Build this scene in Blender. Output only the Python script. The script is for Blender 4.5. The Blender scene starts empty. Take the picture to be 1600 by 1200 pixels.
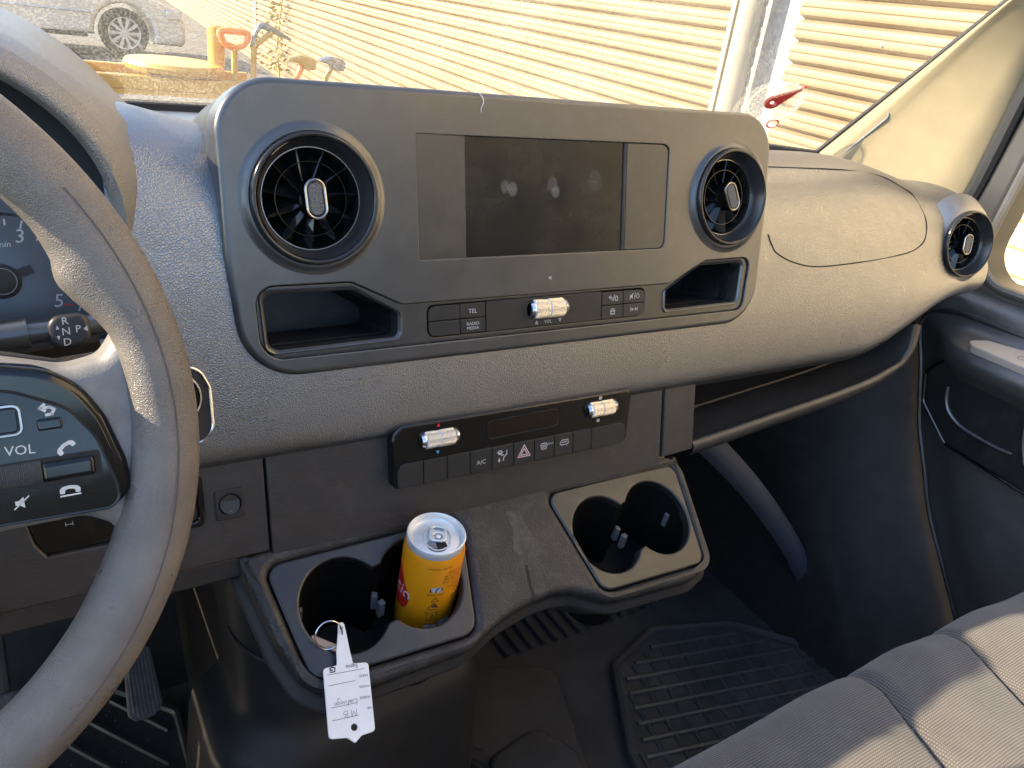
import bpy, bmesh, math, random
from math import sin, cos, pi, radians, sqrt, atan2, hypot
from mathutils import Vector, Matrix
from mathutils.geometry import tessellate_polygon
random.seed(7)
S = bpy.context.scene
COL = S.collection

# ------------------------------------------------------------------ camera, sky, sun, exposure
CAM = Vector((-0.4077, -0.5621, 1.65))
yaw, pit, rol = radians(34.799), radians(25.629), radians(8.417)
Fw = Vector((sin(yaw)*cos(pit), cos(yaw)*cos(pit), -sin(pit)))
Rt = Fw.cross(Vector((0, 0, 1))).normalized(); Up = Rt.cross(Fw)
R2 = Rt*cos(rol)+Up*sin(rol); U2 = Up*cos(rol)-Rt*sin(rol)
cd = bpy.data.cameras.new('camera'); cam = bpy.data.objects.new('camera', cd); COL.objects.link(cam)
M = Matrix((R2, U2, -Fw)).transposed().to_4x4(); M.translation = CAM
cam.matrix_world = M
cd.sensor_width = 36; cd.lens = 36*1235.1/1600; cd.clip_start = .01; cd.clip_end = 500
S.camera = cam

SUN = Vector((-.80, .32, .485)).normalized()          # direction towards the sun
w = bpy.data.worlds.new('World'); S.world = w; w.use_nodes = True
nt = w.node_tree; bg = nt.nodes['Background']
sky = nt.nodes.new('ShaderNodeTexSky'); sky.sky_type = 'NISHITA'; sky.sun_disc = False
sky.sun_elevation = math.asin(SUN.z); sky.sun_rotation = atan2(SUN.x, SUN.y)
sky.air_density = 1.0; sky.dust_density = .6; sky.ozone_density = 2.2
nt.links.new(sky.outputs[0], bg.inputs[0]); bg.inputs[1].default_value = .15
sl = bpy.data.lights.new('sun', 'SUN'); sl.energy = 3.4; sl.angle = radians(.6); sl.color = (1, .85, .60)
so = bpy.data.objects.new('sun', sl); COL.objects.link(so); so.location = (-4, 2, 6)
so.rotation_euler = SUN.to_track_quat('Z', 'Y').to_euler()
vs = S.view_settings; vs.view_transform = 'Standard'; vs.look = 'None'; vs.exposure = 2.0; vs.gamma = 1; vs.use_curve_mapping = False
S.cycles.use_denoising = True
S.cycles.max_bounces = 6; S.cycles.diffuse_bounces = 3; S.cycles.glossy_bounces = 3; S.cycles.use_adaptive_sampling = True; S.cycles.adaptive_threshold = .02; S.cycles.transparent_max_bounces = 12; S.cycles.sample_clamp_indirect = 6
S.cycles.caustics_reflective = False; S.cycles.caustics_refractive = False

# ------------------------------------------------------------------ materials
def lin(c): return tuple(((x/255)/12.92 if x/255 <= .04045 else ((x/255+.055)/1.055)**2.4) for x in c)
class G:
    def __init__(s, name):
        s.m = bpy.data.materials.new(name); s.m.use_nodes = True; s.t = s.m.node_tree; s.n = s.t.nodes; s.p = s.n['Principled BSDF']
        s.tc = s.n.new('ShaderNodeTexCoord')
    def l(s, a, b): s.t.links.new(a, b)
    def noise(s, scale, detail=4, rough=.55, vec=None, stretch=None):
        n = s.n.new('ShaderNodeTexNoise'); n.inputs['Scale'].default_value = scale; n.inputs['Detail'].default_value = detail; n.inputs['Roughness'].default_value = rough
        s.coord(n, stretch); return n.outputs['Fac']
    def coord(s, n, stretch=None):
        if stretch:
            mp = s.n.new('ShaderNodeMapping'); mp.inputs['Scale'].default_value = stretch
            s.l(s.tc.outputs['Object'], mp.inputs[0]); s.l(mp.outputs[0], n.inputs['Vector'])
        else: s.l(s.tc.outputs['Object'], n.inputs['Vector'])
    def voro(s, scale, feature='F1', stretch=None):
        n = s.n.new('ShaderNodeTexVoronoi'); n.feature = feature; n.inputs['Scale'].default_value = scale; s.coord(n, stretch)
        return n.outputs['Distance']
    def ramp(s, fac, stops):
        r = s.n.new('ShaderNodeValToRGB'); e = r.color_ramp.elements
        while len(e) < len(stops): e.new(.5)
        for k, (p, c) in enumerate(stops):
            e[k].position = p; e[k].color = (c, c, c, 1) if not hasattr(c, '__len__') else (*c, 1)
        s.l(fac, r.inputs[0]); return r.outputs[0]
    def math(s, op, a, b=None):
        n = s.n.new('ShaderNodeMath'); n.operation = op
        for k, v in enumerate((a, b)):
            if v is None: continue
            if isinstance(v, (int, float)): n.inputs[k].default_value = v
            else: s.l(v, n.inputs[k])
        return n.outputs[0]
    def mix(s, fac, a, b):
        n = s.n.new('ShaderNodeMix'); n.data_type = 'RGBA'
        for sock, v in ((n.inputs[0], fac), (n.inputs[6], a), (n.inputs[7], b)):
            if isinstance(v, (int, float)): sock.default_value = v
            elif hasattr(v, '__len__'): sock.default_value = (*v, 1)
            else: s.l(v, sock)
        return n.outputs[2]
    def bump(s, h, strength, dist):
        b = s.n.new('ShaderNodeBump'); b.inputs['Strength'].default_value = strength; b.inputs['Distance'].default_value = dist
        s.l(h, b.inputs['Height'])
        if getattr(s, 'lastb', None) is not None: s.l(s.lastb, b.inputs['Normal'])
        s.lastb = b.outputs[0]; s.l(b.outputs[0], s.p.inputs['Normal'])
def mat(name, col, rough=.5, metal=0, spec=.5, var=0, vscale=30, rvar=0, rscale=40, grain=None, coat=0, dust=None, ior=1.5):
    g = G(name); p = g.p
    p.inputs['Metallic'].default_value = metal; p.inputs['IOR'].default_value = ior; p.inputs['Specular IOR Level'].default_value = spec; p.inputs['Coat Weight'].default_value = coat; p.inputs['Coat Roughness'].default_value = .08
    c = tuple(col); src = None
    if var:
        f = g.ramp(g.noise(vscale, 6), [(.3, 0), (.7, 1)])
        src = g.mix(f, tuple(x*(1-var) for x in c), tuple(x*(1+var) for x in c))
    if dust:
        amt, ds, dc = dust
        f = g.math('MULTIPLY', g.ramp(g.noise(ds, 9, .7), [(.48, 0), (.78, 1)]), amt)
        src = g.mix(f, src if src is not None else c, dc)
    if src is not None: g.l(src, p.inputs['Base Color'])
    else: p.inputs['Base Color'].default_value = (*c, 1)
    if rvar:
        f = g.ramp(g.noise(rscale, 5), [(.3, max(0, rough-rvar)), (.7, min(1, rough+rvar))]); g.l(f, p.inputs['Roughness'])
    else: p.inputs['Roughness'].default_value = rough
    if grain:
        for (kind, sc, st, di) in grain:
            if kind == 'v': h = g.voro(sc)
            elif kind == 'e': h = g.ramp(g.voro(sc, 'DISTANCE_TO_EDGE'), [(0, 0), (.22, 1)])
            elif kind == 'h': h = g.noise(sc, 3, .6, stretch=(.12, 1, 1))
            elif kind == 'w':
                wv = g.n.new('ShaderNodeTexWave'); wv.inputs['Scale'].default_value = sc; g.coord(wv); h = wv.outputs['Fac']
            else: h = g.noise(sc, 4, .6)
            g.bump(h, st, di)
    return g.m
DUSTC = (.20, .185, .17)
MT = {}
MT['leather'] = mat('soft dash grain', (.048, .046, .046), .32, spec=1, ior=2.05, var=.12, vscale=9, rvar=.05, grain=[('e', 520, .38, .0004), ('n', 1500, .25, .0002)])
MT['hood'] = mat('hood grain lightened as sunlit', (.15, .135, .12), .40, spec=.8, ior=1.8, var=.12, vscale=9, grain=[('e', 620, .5, .0006), ('n', 1500, .3, .0002)])  # same grain as the dash pad, base colour lightened to look sunlit
MT['satin'] = mat('satin black panel plastic', (.030, .030, .031), .34, spec=.65, ior=1.74, var=.10, vscale=14, rvar=.06, rscale=18, grain=[('n', 3200, .22, .0001), ('n', 30, .05, .0006)], dust=(.14, 60, DUSTC))
MT['satin2'] = mat('satin dark panel recess plastic', (.022, .021, .021), .36, spec=.6, ior=1.65, var=.1, rvar=.05, grain=[('n', 3200, .2, .0001)], dust=(.10, 80, DUSTC))
MT['hard'] = mat('hard grained fascia plastic', (.034, .030, .028), .42, spec=.5, ior=1.6, var=.12, vscale=12, rvar=.05, grain=[('h', 800, .42, .0005), ('n', 2000, .25, .00015)], dust=(.12, 60, DUSTC))
MT['tray'] = mat('pebble grained tray plastic', (.025, .0215, .020), .46, spec=.42, ior=1.5, var=.15, vscale=16, rvar=.06, grain=[('v', 480, .7, .0005)], dust=(.22, 45, DUSTC))
MT['insert'] = mat('smooth cup insert plastic', (.016, .0145, .014), .36, spec=.5, ior=1.62, var=.12, rvar=.06, grain=[('n', 2500, .15, .0001)], dust=(.12, 50, DUSTC))
MT['well'] = mat('black cup well rubber', (.003, .003, .0032), .6, spec=.15, var=.2, grain=[('n', 800, .2, .0002)])
MT['gloss'] = mat('gloss black plastic', (.005, .005, .005), .08, rvar=.05, rscale=12, dust=(.05, 90, DUSTC))
MT['glossgrey'] = mat('smoked gloss ring', (.018, .018, .019), .17)
MT['button'] = mat('matt black button', (.020, .019, .019), .42, grain=[('n', 2500, .15, .0001)])
MT['dark'] = mat('dark moulded plastic', (.036, .033, .031), .5, spec=.35, var=.15, grain=[('n', 900, .25, .0003)])
MT['cubby'] = mat('black storage liner', (.010, .010, .011), .42, var=.3, vscale=30, dust=(.25, 90, (.12, .11, .10)))
MT['gap'] = mat('shadow gap rubber', (.006, .006, .006), .7)
MT['chrome'] = mat('chrome', (.62, .62, .63), .18, metal=1)
MT['satinchrome'] = mat('satin chrome', (.42, .41, .40), .28, metal=1)
MT['knurl'] = mat('knurled chrome', (.66, .65, .64), .20, metal=1, grain=[('v', 1400, .4, .0003)])
MT['white'] = mat('white print', (.55, .54, .52), .6)
MT['red'] = mat('red print', (.75, .02, .03), .5)
MT['blue'] = mat('blue print', (.08, .42, .80), .5)
MT['rim'] = mat('worn steering wheel leather', (.165, .142, .124), .38, var=.15, vscale=38, rvar=.14, rscale=45, grain=[('e', 950, .55, .0004), ('n', 260, .35, .0006)], dust=(.12, 130, (.30, .27, .24)))
MT['spoke'] = mat('grey wheel spoke rubber', (.20, .185, .172), .45, var=.2, vscale=60, rvar=.1, grain=[('e', 650, .2, .0003)], dust=(.3, 150, (.36, .33, .31)))
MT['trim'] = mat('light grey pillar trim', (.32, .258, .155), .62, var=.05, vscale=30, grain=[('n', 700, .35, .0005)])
MT['rubber'] = mat('black door seal', (.022, .022, .023), .42, grain=[('n', 500, .2, .0003)])
MT['door'] = mat('dark door plastic', (.062, .057, .053), .42, spec=.7, ior=1.8, var=.12, rvar=.05, grain=[('v', 700, .35, .0004)], dust=(.10, 60, DUSTC))
MT['doorplate'] = mat('door switch plate', (.52, .42, .34), .40)
MT['kick'] = mat('kick panel plastic', (.055, .050, .046), .6, spec=.25, var=.15, grain=[('n', 700, .3, .0003)])
MT['floor'] = mat('dark cab floor', (.075, .069, .065), .6, var=.3, vscale=12, grain=[('n', 300, .3, .001)], dust=(.25, 25, (.10, .085, .07)))
MT['mat'] = mat('black rubber mat', (.085, .078, .074), .45, var=.3, vscale=10, rvar=.1, grain=[('n', 400, .2, .0005)], dust=(.42, 28, (.13, .105, .085)))
MT['pedal'] = mat('worn pedal rubber', (.34, .30, .265), .62, var=.25, vscale=80, grain=[('n', 500, .3, .0004)])
MT['paint_yellow'] = mat('yellow machine paint', (.48, .27, .04), .4, var=.1, vscale=3)
MT['paint_orange'] = mat('orange tool handle', (.80, .26, .05), .45)
MT['steel'] = mat('weathered tool steel', (.22, .23, .25), .4, metal=.7, var=.3, vscale=30)
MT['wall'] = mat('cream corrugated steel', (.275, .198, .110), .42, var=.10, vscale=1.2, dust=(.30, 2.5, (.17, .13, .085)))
MT['pipe'] = mat('cream drainpipe', (.30, .255, .19), .4)
MT['wall_bounce'] = mat('cream corrugated steel brightened as reflector', (.80, .67, .46), .42, var=.05, vscale=1.2)  # wall colour raised so this run bounces more warm light onto the dash
MT['recess'] = mat('grey wall recess', (.25, .26, .28), .7, var=.2)
MT['carpaint'] = mat('champagne car paint', (.60, .54, .46), .32, coat=.5)
MT['tyre'] = mat('tyre rubber', (.03, .03, .032), .7)
MT['alloy'] = mat('silver alloy', (.55, .55, .56), .35, metal=.6)
MT['carglass'] = mat('dark car glass', (.03, .035, .04), .1)
MT['tag'] = mat('white key tag plastic', (.88, .84, .80), .45, var=.03, vscale=90)
MT['ink'] = mat('black ink', (.025, .025, .03), .6)
MT['inkbrown'] = mat('brown can print', (.16, .05, .02), .5)
MT['inkgrey'] = mat('grey ink', (.25, .25, .27), .6)
MT['can'] = mat('yellow can lacquer', (1.0, .35, .006), .38, metal=.1, coat=.3, var=.03, vscale=40)
MT['canred'] = mat('red can lacquer', (.58, .018, .015), .33)
MT['canmetal'] = mat('bare aluminium lid', (.9, .89, .87), .36, metal=.45, rvar=.08, rscale=200)
MT['canhole'] = mat('dark can inside', (.006, .005, .005), .7)
MT['hair'] = mat('white lint', (.7, .7, .68), .7)
MT['mirrorbody'] = mat('dark mirror housing', (.05, .05, .055), .45)
MT['leaf'] = mat('dry yellow leaves', (.36, .28, .06), .6, var=.4, vscale=20)

def m_cluster():
    g = G('instrument cluster face'); p = g.p
    p.inputs['Base Color'].default_value = (.035, .042, .050, 1); p.inputs['Roughness'].default_value = .35
    p.inputs['Coat Weight'].default_value = 1; p.inputs['Coat Roughness'].default_value = .18
    return g.m
MT['cluster'] = m_cluster()
def m_screen():
    g = G('smeared display glass'); p = g.p
    st = g.noise(60, 6, .7, stretch=(.15, 2.5, 2.5)); bl = g.noise(18, 4)
    f = g.math('MULTIPLY', g.ramp(st, [(.45, 0), (.85, 1)]), g.ramp(bl, [(.3, 0), (.7, 1)]))
    src = g.mix(g.math('MULTIPLY', f, .35), (.003, .003, .004), (.055, .055, .058))
    # greasy fingertip marks, at their own places on the glass (metres from the panel centre)
    for (u, v, r, a) in ((-.050, .0105, .0050, .30), (-.0425, .0085, .0055, .40), (-.0015, .0125, .0065, .20), (.0020, .0065, .0048, .42), (.045, .016, .009, .10)):
        gr = g.n.new('ShaderNodeTexGradient'); gr.gradient_type = 'SPHERICAL'
        mp = g.n.new('ShaderNodeMapping'); mp.vector_type = 'TEXTURE'; mp.inputs['Location'].default_value = (u, .2518*v-.1, .968*v+1.4997-1.2); mp.inputs['Scale'].default_value = (r, r*3, r*1.25)
        g.l(g.tc.outputs['Object'], mp.inputs[0]); g.l(mp.outputs[0], gr.inputs[0])
        fm = g.math('MULTIPLY', g.ramp(gr.outputs['Fac'], [(.0, 0), (.35, 1)]), g.math('MULTIPLY', g.ramp(g.noise(700, 3), [(.25, .3), (.6, 1)]), a))
        src = g.mix(fm, src, (.28, .25, .24))
    g.l(src, p.inputs['Base Color'])
    g.l(g.ramp(bl, [(.3, .16), (.75, .36)]), p.inputs['Roughness'])
    return g.m
MT['screen'] = m_screen()
def m_fabric():
    g = G('woven grey seat cloth'); p = g.p
    p.inputs['Roughness'].default_value = .9; p.inputs['Specular IOR Level'].default_value = .2; p.inputs['Sheen Weight'].default_value = .25
    w1 = g.n.new('ShaderNodeTexWave'); w1.bands_direction = 'X'; w1.inputs['Scale'].default_value = 125; w1.inputs['Distortion'].default_value = .6; g.coord(w1)
    w2 = g.n.new('ShaderNodeTexWave'); w2.bands_direction = 'Y'; w2.inputs['Scale'].default_value = 125; w2.inputs['Distortion'].default_value = .6; g.coord(w2)
    h = g.math('MULTIPLY', w1.outputs['Fac'], w2.outputs['Fac'])
    g.l(g.mix(g.math('ADD', g.math('MULTIPLY', h, .7), g.math('MULTIPLY', g.noise(25, 4), .3)), (.050, .044, .040), (.23, .205, .185)), p.inputs['Base Color'])
    g.bump(h, .7, .0007); return g.m
MT['fabric'] = m_fabric()
MT['thread'] = mat('seam thread', (.03, .028, .028), .8)
def m_ground():
    g = G('gravel yard'); p = g.p
    v = g.voro(9); n1 = g.noise(2, 6)
    g.l(g.mix(g.math('ADD', g.math('MULTIPLY', v, .6), g.math('MULTIPLY', n1, .5)), (.085, .08, .07), (.19, .17, .14)), p.inputs['Base Color'])
    p.inputs['Roughness'].default_value = .9; g.bump(v, .8, .02); return g.m
MT['ground'] = m_ground()
def m_glass(name, dust, tint=(1, 1, 1)):
    m = bpy.data.materials.new(name); m.use_nodes = True; t = m.node_tree; n = t.nodes; n.clear()
    out = n.new('ShaderNodeOutputMaterial'); tr = n.new('ShaderNodeBsdfTransparent'); tr.inputs[0].default_value = (*tint, 1)
    gl = n.new('ShaderNodeBsdfGlossy'); gl.inputs['Roughness'].default_value = .02
    lw = n.new('ShaderNodeLayerWeight'); lw.inputs[0].default_value = .5
    pw = n.new('ShaderNodeMath'); pw.operation = 'POWER'; pw.inputs[1].default_value = 4; t.links.new(lw.outputs['Facing'], pw.inputs[0])
    fr = n.new('ShaderNodeMapRange'); fr.inputs[3].default_value = .03; fr.inputs[4].default_value = .6; t.links.new(pw.outputs[0], fr.inputs[0])
    mx = n.new('ShaderNodeMixShader'); t.links.new(fr.outputs[0], mx.inputs[0]); t.links.new(tr.outputs[0], mx.inputs[1]); t.links.new(gl.outputs[0], mx.inputs[2])
    tl = n.new('ShaderNodeBsdfTranslucent'); tl.inputs[0].default_value = (.95, .88, .72, 1)
    tc = n.new('ShaderNodeTexCoord'); nz = n.new('ShaderNodeTexNoise'); nz.inputs['Scale'].default_value = 5; nz.inputs['Detail'].default_value = 4
    t.links.new(tc.outputs['Object'], nz.inputs[0])
    n2 = n.new('ShaderNodeTexNoise'); n2.inputs['Scale'].default_value = 420; n2.inputs['Detail'].default_value = 2; t.links.new(tc.outputs['Object'], n2.inputs[0])
    r1 = n.new('ShaderNodeMapRange'); r1.inputs[1].default_value = .35; r1.inputs[2].default_value = .7; r1.inputs[3].default_value = dust*.4; r1.inputs[4].default_value = dust*1.3
    t.links.new(nz.outputs[0], r1.inputs[0])
    r2 = n.new('ShaderNodeMapRange'); r2.inputs[1].default_value = .45; r2.inputs[2].default_value = .65; r2.inputs[3].default_value = .5; r2.inputs[4].default_value = 1.5
    t.links.new(n2.outputs[0], r2.inputs[0])
    mu = n.new('ShaderNodeMath'); mu.operation = 'MULTIPLY'; t.links.new(r1.outputs[0], mu.inputs[0]); t.links.new(r2.outputs[0], mu.inputs[1])
    m2 = n.new('ShaderNodeMixShader'); t.links.new(mu.outputs[0], m2.inputs[0]); t.links.new(mx.outputs[0], m2.inputs[1]); t.links.new(tl.outputs[0], m2.inputs[2])
    t.links.new(m2.outputs[0], out.inputs[0]); return m
MT['windshield'] = m_glass('dusty windshield glass', .13)
MT['sideglass'] = m_glass('door glass', .01)
MT['film'] = m_glass('clear sticker film', .36, (.95, .95, .92))
MT['film2'] = m_glass('milky sticker print', .85, (.9, .9, .88))

# ------------------------------------------------------------------ geometry helpers
class Fr:
    """plane frame: origin, u, v, n axes (metres)"""
    def __init__(s, o, u, v, n=None):
        s.o = Vector(o); s.u = Vector(u).normalized(); s.v = Vector(v).normalized(); s.n = Vector(n).normalized() if n else s.u.cross(s.v).normalized()
    def __call__(s, u, v, n=0): return s.o+s.u*u+s.v*v+s.n*n
    def sub(s, u, v, n=0, rot=0):
        c, d = cos(rot), sin(rot)
        return Fr(s(u, v, n), s.u*c+s.v*d, s.v*c-s.u*d, s.n)
def tiltfr(t, o):
    t = radians(t); return Fr(o, (1, 0, 0), (0, sin(t), cos(t)))
class MB:
    def __init__(s): s.v = []; s.f = []
    def add(s, vs, fs):
        b = len(s.v); s.v += [Vector(x) for x in vs]; s.f += [tuple(i+b for i in f) for f in fs]; return s
    def grid(s, rows, cu=False, cv=False):
        r, c = len(rows), len(rows[0]); vs = [p for row in rows for p in row]; fs = []
        for i in range(r if cu else r-1):
            for j in range(c if cv else c-1):
                a, b = i, (i+1) % r; d, e = j, (j+1) % c
                fs.append((a*c+d, a*c+e, b*c+e, b*c+d))
        return s.add(vs, fs)
    def extr(s, fr, outer, n0, n1, holes=(), bev=0, seg=3, back=False, hbev=None):
        """plate with outline `outer` (2D, metres) and holes, from n0 to n1, rounded front edge"""
        loops = [outer]+list(holes)
        def area(l): return sum(l[i-1][0]*l[i][1]-l[i][0]*l[i-1][1] for i in range(len(l)))
        loops = [l if (area(l) > 0) == (k == 0) else l[::-1] for k, l in enumerate(loops)]
        def inset(l, d):
            o = []
            n = len(l)
            for i in range(n):
                a, b, c = l[i-1], l[i], l[(i+1) % n]
                e1 = Vector((b[0]-a[0], b[1]-a[1])); e2 = Vector((c[0]-b[0], c[1]-b[1]))
                e1 = e1.normalized() if e1.length > 1e-9 else e2.normalized(); e2 = e2.normalized() if e2.length > 1e-9 else e1
                m1 = Vector((-e1.y, e1.x)); m2 = Vector((-e2.y, e2.x)); m = m1+m2
                m = m.normalized() if m.length > 1e-6 else m1
                k = d/max(.4, m.dot(m1)); o.append((b[0]+m.x*k, b[1]+m.y*k))
            return o
        front = []
        bev0 = bev
        for li, l in enumerate(loops):
            bev = bev0 if li == 0 or hbev is None else hbev
            rows = [[fr(x, y, n0) for x, y in l]]
            if bev > 0:
                for k in range(seg+1):
                    a = pi/2*k/seg; ll = inset(l, bev*(1-cos(a))); rows.append([fr(x, y, n1-bev+bev*sin(a)) for x, y in ll])
                last = ll
            else:
                rows.append([fr(x, y, n1) for x, y in l]); last = l
            s.grid(rows, cv=True); front.append(last)
        tri = tessellate_polygon([[Vector((x, y, 0)) for x, y in l] for l in front])
        flat = [p for l in front for p in l]
        s.add([fr(x, y, n1+4e-6) for x, y in flat], tri)
        if back:
            tri = tessellate_polygon([[Vector((x, y, 0)) for x, y in l] for l in loops])
            s.add([fr(x, y, n0) for l in loops for x, y in l], tri)
        return s
    def lathe(s, fr, prof, seg=48, a0=0, a1=None):
        full = a1 is None; a1 = a0+2*pi if full else a1; n = seg if full else seg+1
        rows = []
        for (r, h) in prof: rows.append([fr(r*cos(a0+(a1-a0)*k/seg), r*sin(a0+(a1-a0)*k/seg), h) for k in range(n)])
        return s.grid(rows, cv=full)
    def tube(s, path, r, seg=8, closed=False, caps=True, flat=None):
        path = [Vector(p) for p in path]; n = len(path); rows = []; pu = None
        rr = r if hasattr(r, '__len__') else [r]*n
        for i in range(n):
            a = path[i-1] if (i > 0 or closed) else path[i]; b = path[(i+1) % n] if (i < n-1 or closed) else path[i]
            t = (b-a); t = t.normalized() if t.length > 1e-9 else Vector((0, 0, 1))
            if pu is None:
                q = Vector((0, 0, 1)) if abs(t.z) < .9 else Vector((0, 1, 0)); pu = q
            x = t.cross(pu); x = x.normalized() if x.length > 1e-6 else t.orthogonal().normalized(); y = x.cross(t); pu = y
            k = flat or 1
            rows.append([path[i]+(x*cos(2*pi*j/seg)+y*sin(2*pi*j/seg)*k)*rr[i] for j in range(seg)])
        b0 = len(s.v); s.grid(rows, cu=closed, cv=True)
        if caps and not closed: s.f += [tuple(b0+j for j in range(seg))[::-1], tuple(b0+(n-1)*seg+j for j in range(seg))]
        return s
    def ribbon(s, fr, lines, wd, n=0):
        for ln in lines:
            for i in range(len(ln)-1):
                a, b = Vector(ln[i]), Vector(ln[i+1]); d = b-a
                if d.length < 1e-9: continue
                d.normalize(); m = Vector((-d.y, d.x))*wd/2; e = d*wd*.4
                s.add([fr(*(p), n) for p in (a-e-m, b+e-m, b+e+m, a-e+m)], [(0, 1, 2, 3)])
        return s
    def poly(s, fr, pts, n=0):
        tri = tessellate_polygon([[Vector((x, y, 0)) for x, y in pts]]); return s.add([fr(x, y, n) for x, y in pts], tri)
    def text(s, fr, txt, u, v, size, n=0, rot=0, align='CENTER', shear=0, sx=1, wrap=None):
        cu = bpy.data.curves.new('t', 'FONT'); cu.body = txt; cu.size = 1; cu.align_x = align; cu.align_y = 'CENTER'; cu.shear = shear; cu.resolution_u = 2
        ob = bpy.data.objects.new('t', cu); me = bpy.data.meshes.new_from_object(ob)
        c, d = cos(rot), sin(rot); vs = []
        for p in me.vertices:
            x, y = p.co.x*size*sx, p.co.y*size; x, y = x*c-y*d+u, x*d+y*c+v
            vs.append(wrap(x, y) if wrap else fr(x, y, n))
        s.add(vs, [tuple(q.vertices) for q in me.polygons])
        bpy.data.objects.remove(ob); bpy.data.meshes.remove(me); bpy.data.curves.remove(cu); return s
    def build(s, name, m, parent=None, smooth=30, weld=True):
        off = parent.matrix_world.translation if parent else Vector()
        if parent: off = ORG[parent.name]
        me = bpy.data.meshes.new(name); me.from_pydata([v-off for v in s.v], [], s.f)
        if weld:
            bm = bmesh.new(); bm.from_mesh(me); bmesh.ops.remove_doubles(bm, verts=bm.verts, dist=1e-6); bmesh.ops.recalc_face_normals(bm, faces=bm.faces); bm.to_mesh(me); bm.free()
        me.materials.append(MT[m] if isinstance(m, str) else m)
        if smooth:
            me.polygons.foreach_set('use_smooth', [True]*len(me.polygons)); me.set_sharp_from_angle(angle=radians(smooth))
        o = bpy.data.objects.new(name, me); COL.objects.link(o)
        if parent: o.parent = parent
        ORG[o.name] = off.copy(); return o
ORG = {}
def thing(name, label, cat, loc=(0, 0, 0), group=None):
    o = bpy.data.objects.new(name, None); o.empty_display_size = .05; COL.objects.link(o); o.location = loc; ORG[o.name] = Vector(loc)
    tag(o, label, cat, group); return o
def tag(o, label, cat, group=None):
    o['label'] = label; o['category'] = cat
    if group: o['group'] = group
    return o
def struct(o): o['kind'] = 'structure'; return o
def rpoly(pts, r, seg=6):
    """round the corners of a polygon; r number or list"""
    n = len(pts); rs = r if hasattr(r, '__len__') else [r]*n; out = []
    for i in range(n):
        a, b, c = Vector(pts[i-1]), Vector(pts[i]), Vector(pts[(i+1) % n]); R = rs[i]
        d1 = a-b; d2 = c-b; l1, l2 = d1.length, d2.length; d1.normalize(); d2.normalize()
        ang = d1.angle(d2)
        if R < 1e-6 or ang > pi-.02: out.append(tuple(b)); continue
        t = min(R/math.tan(ang/2), l1*.49, l2*.49); R_ = t*math.tan(ang/2)
        bi = (d1+d2).normalized(); cen = b+bi*(R_/sin(ang/2)); p1 = b+d1*t-cen; p2 = b+d2*t-cen
        a1 = atan2(p1.y, p1.x); da = atan2(p2.y, p2.x)-a1
        while da > pi: da -= 2*pi
        while da < -pi: da += 2*pi
        for k in range(seg+1): out.append((cen.x+R_*cos(a1+da*k/seg), cen.y+R_*sin(a1+da*k/seg)))
    return out
def mm(pts): return [(x/1000, y/1000) for x, y in pts]
def rect(u0, u1, v0, v1, r=0, seg=5):
    p = [(u0, v0), (u1, v0), (u1, v1), (u0, v1)]; return rpoly(p, r, seg) if r else p
def circ(cx, cy, r, seg=48, ry=None): return [(cx+r*cos(2*pi*k/seg), cy+(ry or r)*sin(2*pi*k/seg)) for k in range(seg)]
def spline(pts, n):
    """Catmull-Rom through points (any dimension)"""
    pts = [Vector(p) for p in pts]; P = [pts[0]*2-pts[1]]+pts+[pts[-1]*2-pts[-2]]; out = []; m = len(pts)-1
    for k in range(n+1):
        t = k/n*m; i = min(int(t), m-1); f = t-i; a, b, c, d = P[i:i+4]
        out.append(.5*((2*b)+(c-a)*f+(2*a-5*b+4*c-d)*f*f+(3*b-a-3*c+d)*f**3))
    return out
def sst(a, b, x):
    t = max(0, min(1, (x-a)/(b-a))); return t*t*(3-2*t)

# ================================================================== SETTING
GZ = .10
g_ = MB().add([(-60, -60, GZ), (60, -60, GZ), (60, 90, GZ), (-60, 90, GZ)], [(0, 1, 2, 3)]).build('ground', 'ground', smooth=0); struct(g_)
FZ = .62
fl = MB().add([(-.95, -.9, FZ), (.86, -.9, FZ), (.86, .60, FZ), (-.95, .60, FZ)], [(0, 1, 2, 3)])
rows = []
for k in range(9):                                   # toe board curving up into the bulkhead
    a = k/8*radians(62); rows.append([(x, .42+.16*sin(a), FZ+.003+.16*(1-cos(a))) for x in (-.95, -.3, .2, .86)])
rows.append([(x, .75, 1.34) for x in (-.95, -.3, .2, .86)])
fl.grid(rows).add([(-.95, .75, 1.34), (.86, .75, 1.34), (.86, .06, 1.335), (-.95, .06, 1.335)], [(0, 1, 2, 3)])
cf = struct(fl.build('cab_floor', 'floor'))
for k in range(18): MB().tube([(.24+k*.026, .26, FZ+.004), (.24+k*.026, .42, FZ+.005), (.24+k*.026, .49, FZ+.022), (.24+k*.026, .55, FZ+.075)], .0045, 6).build('rib', 'floor', cf)

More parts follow.
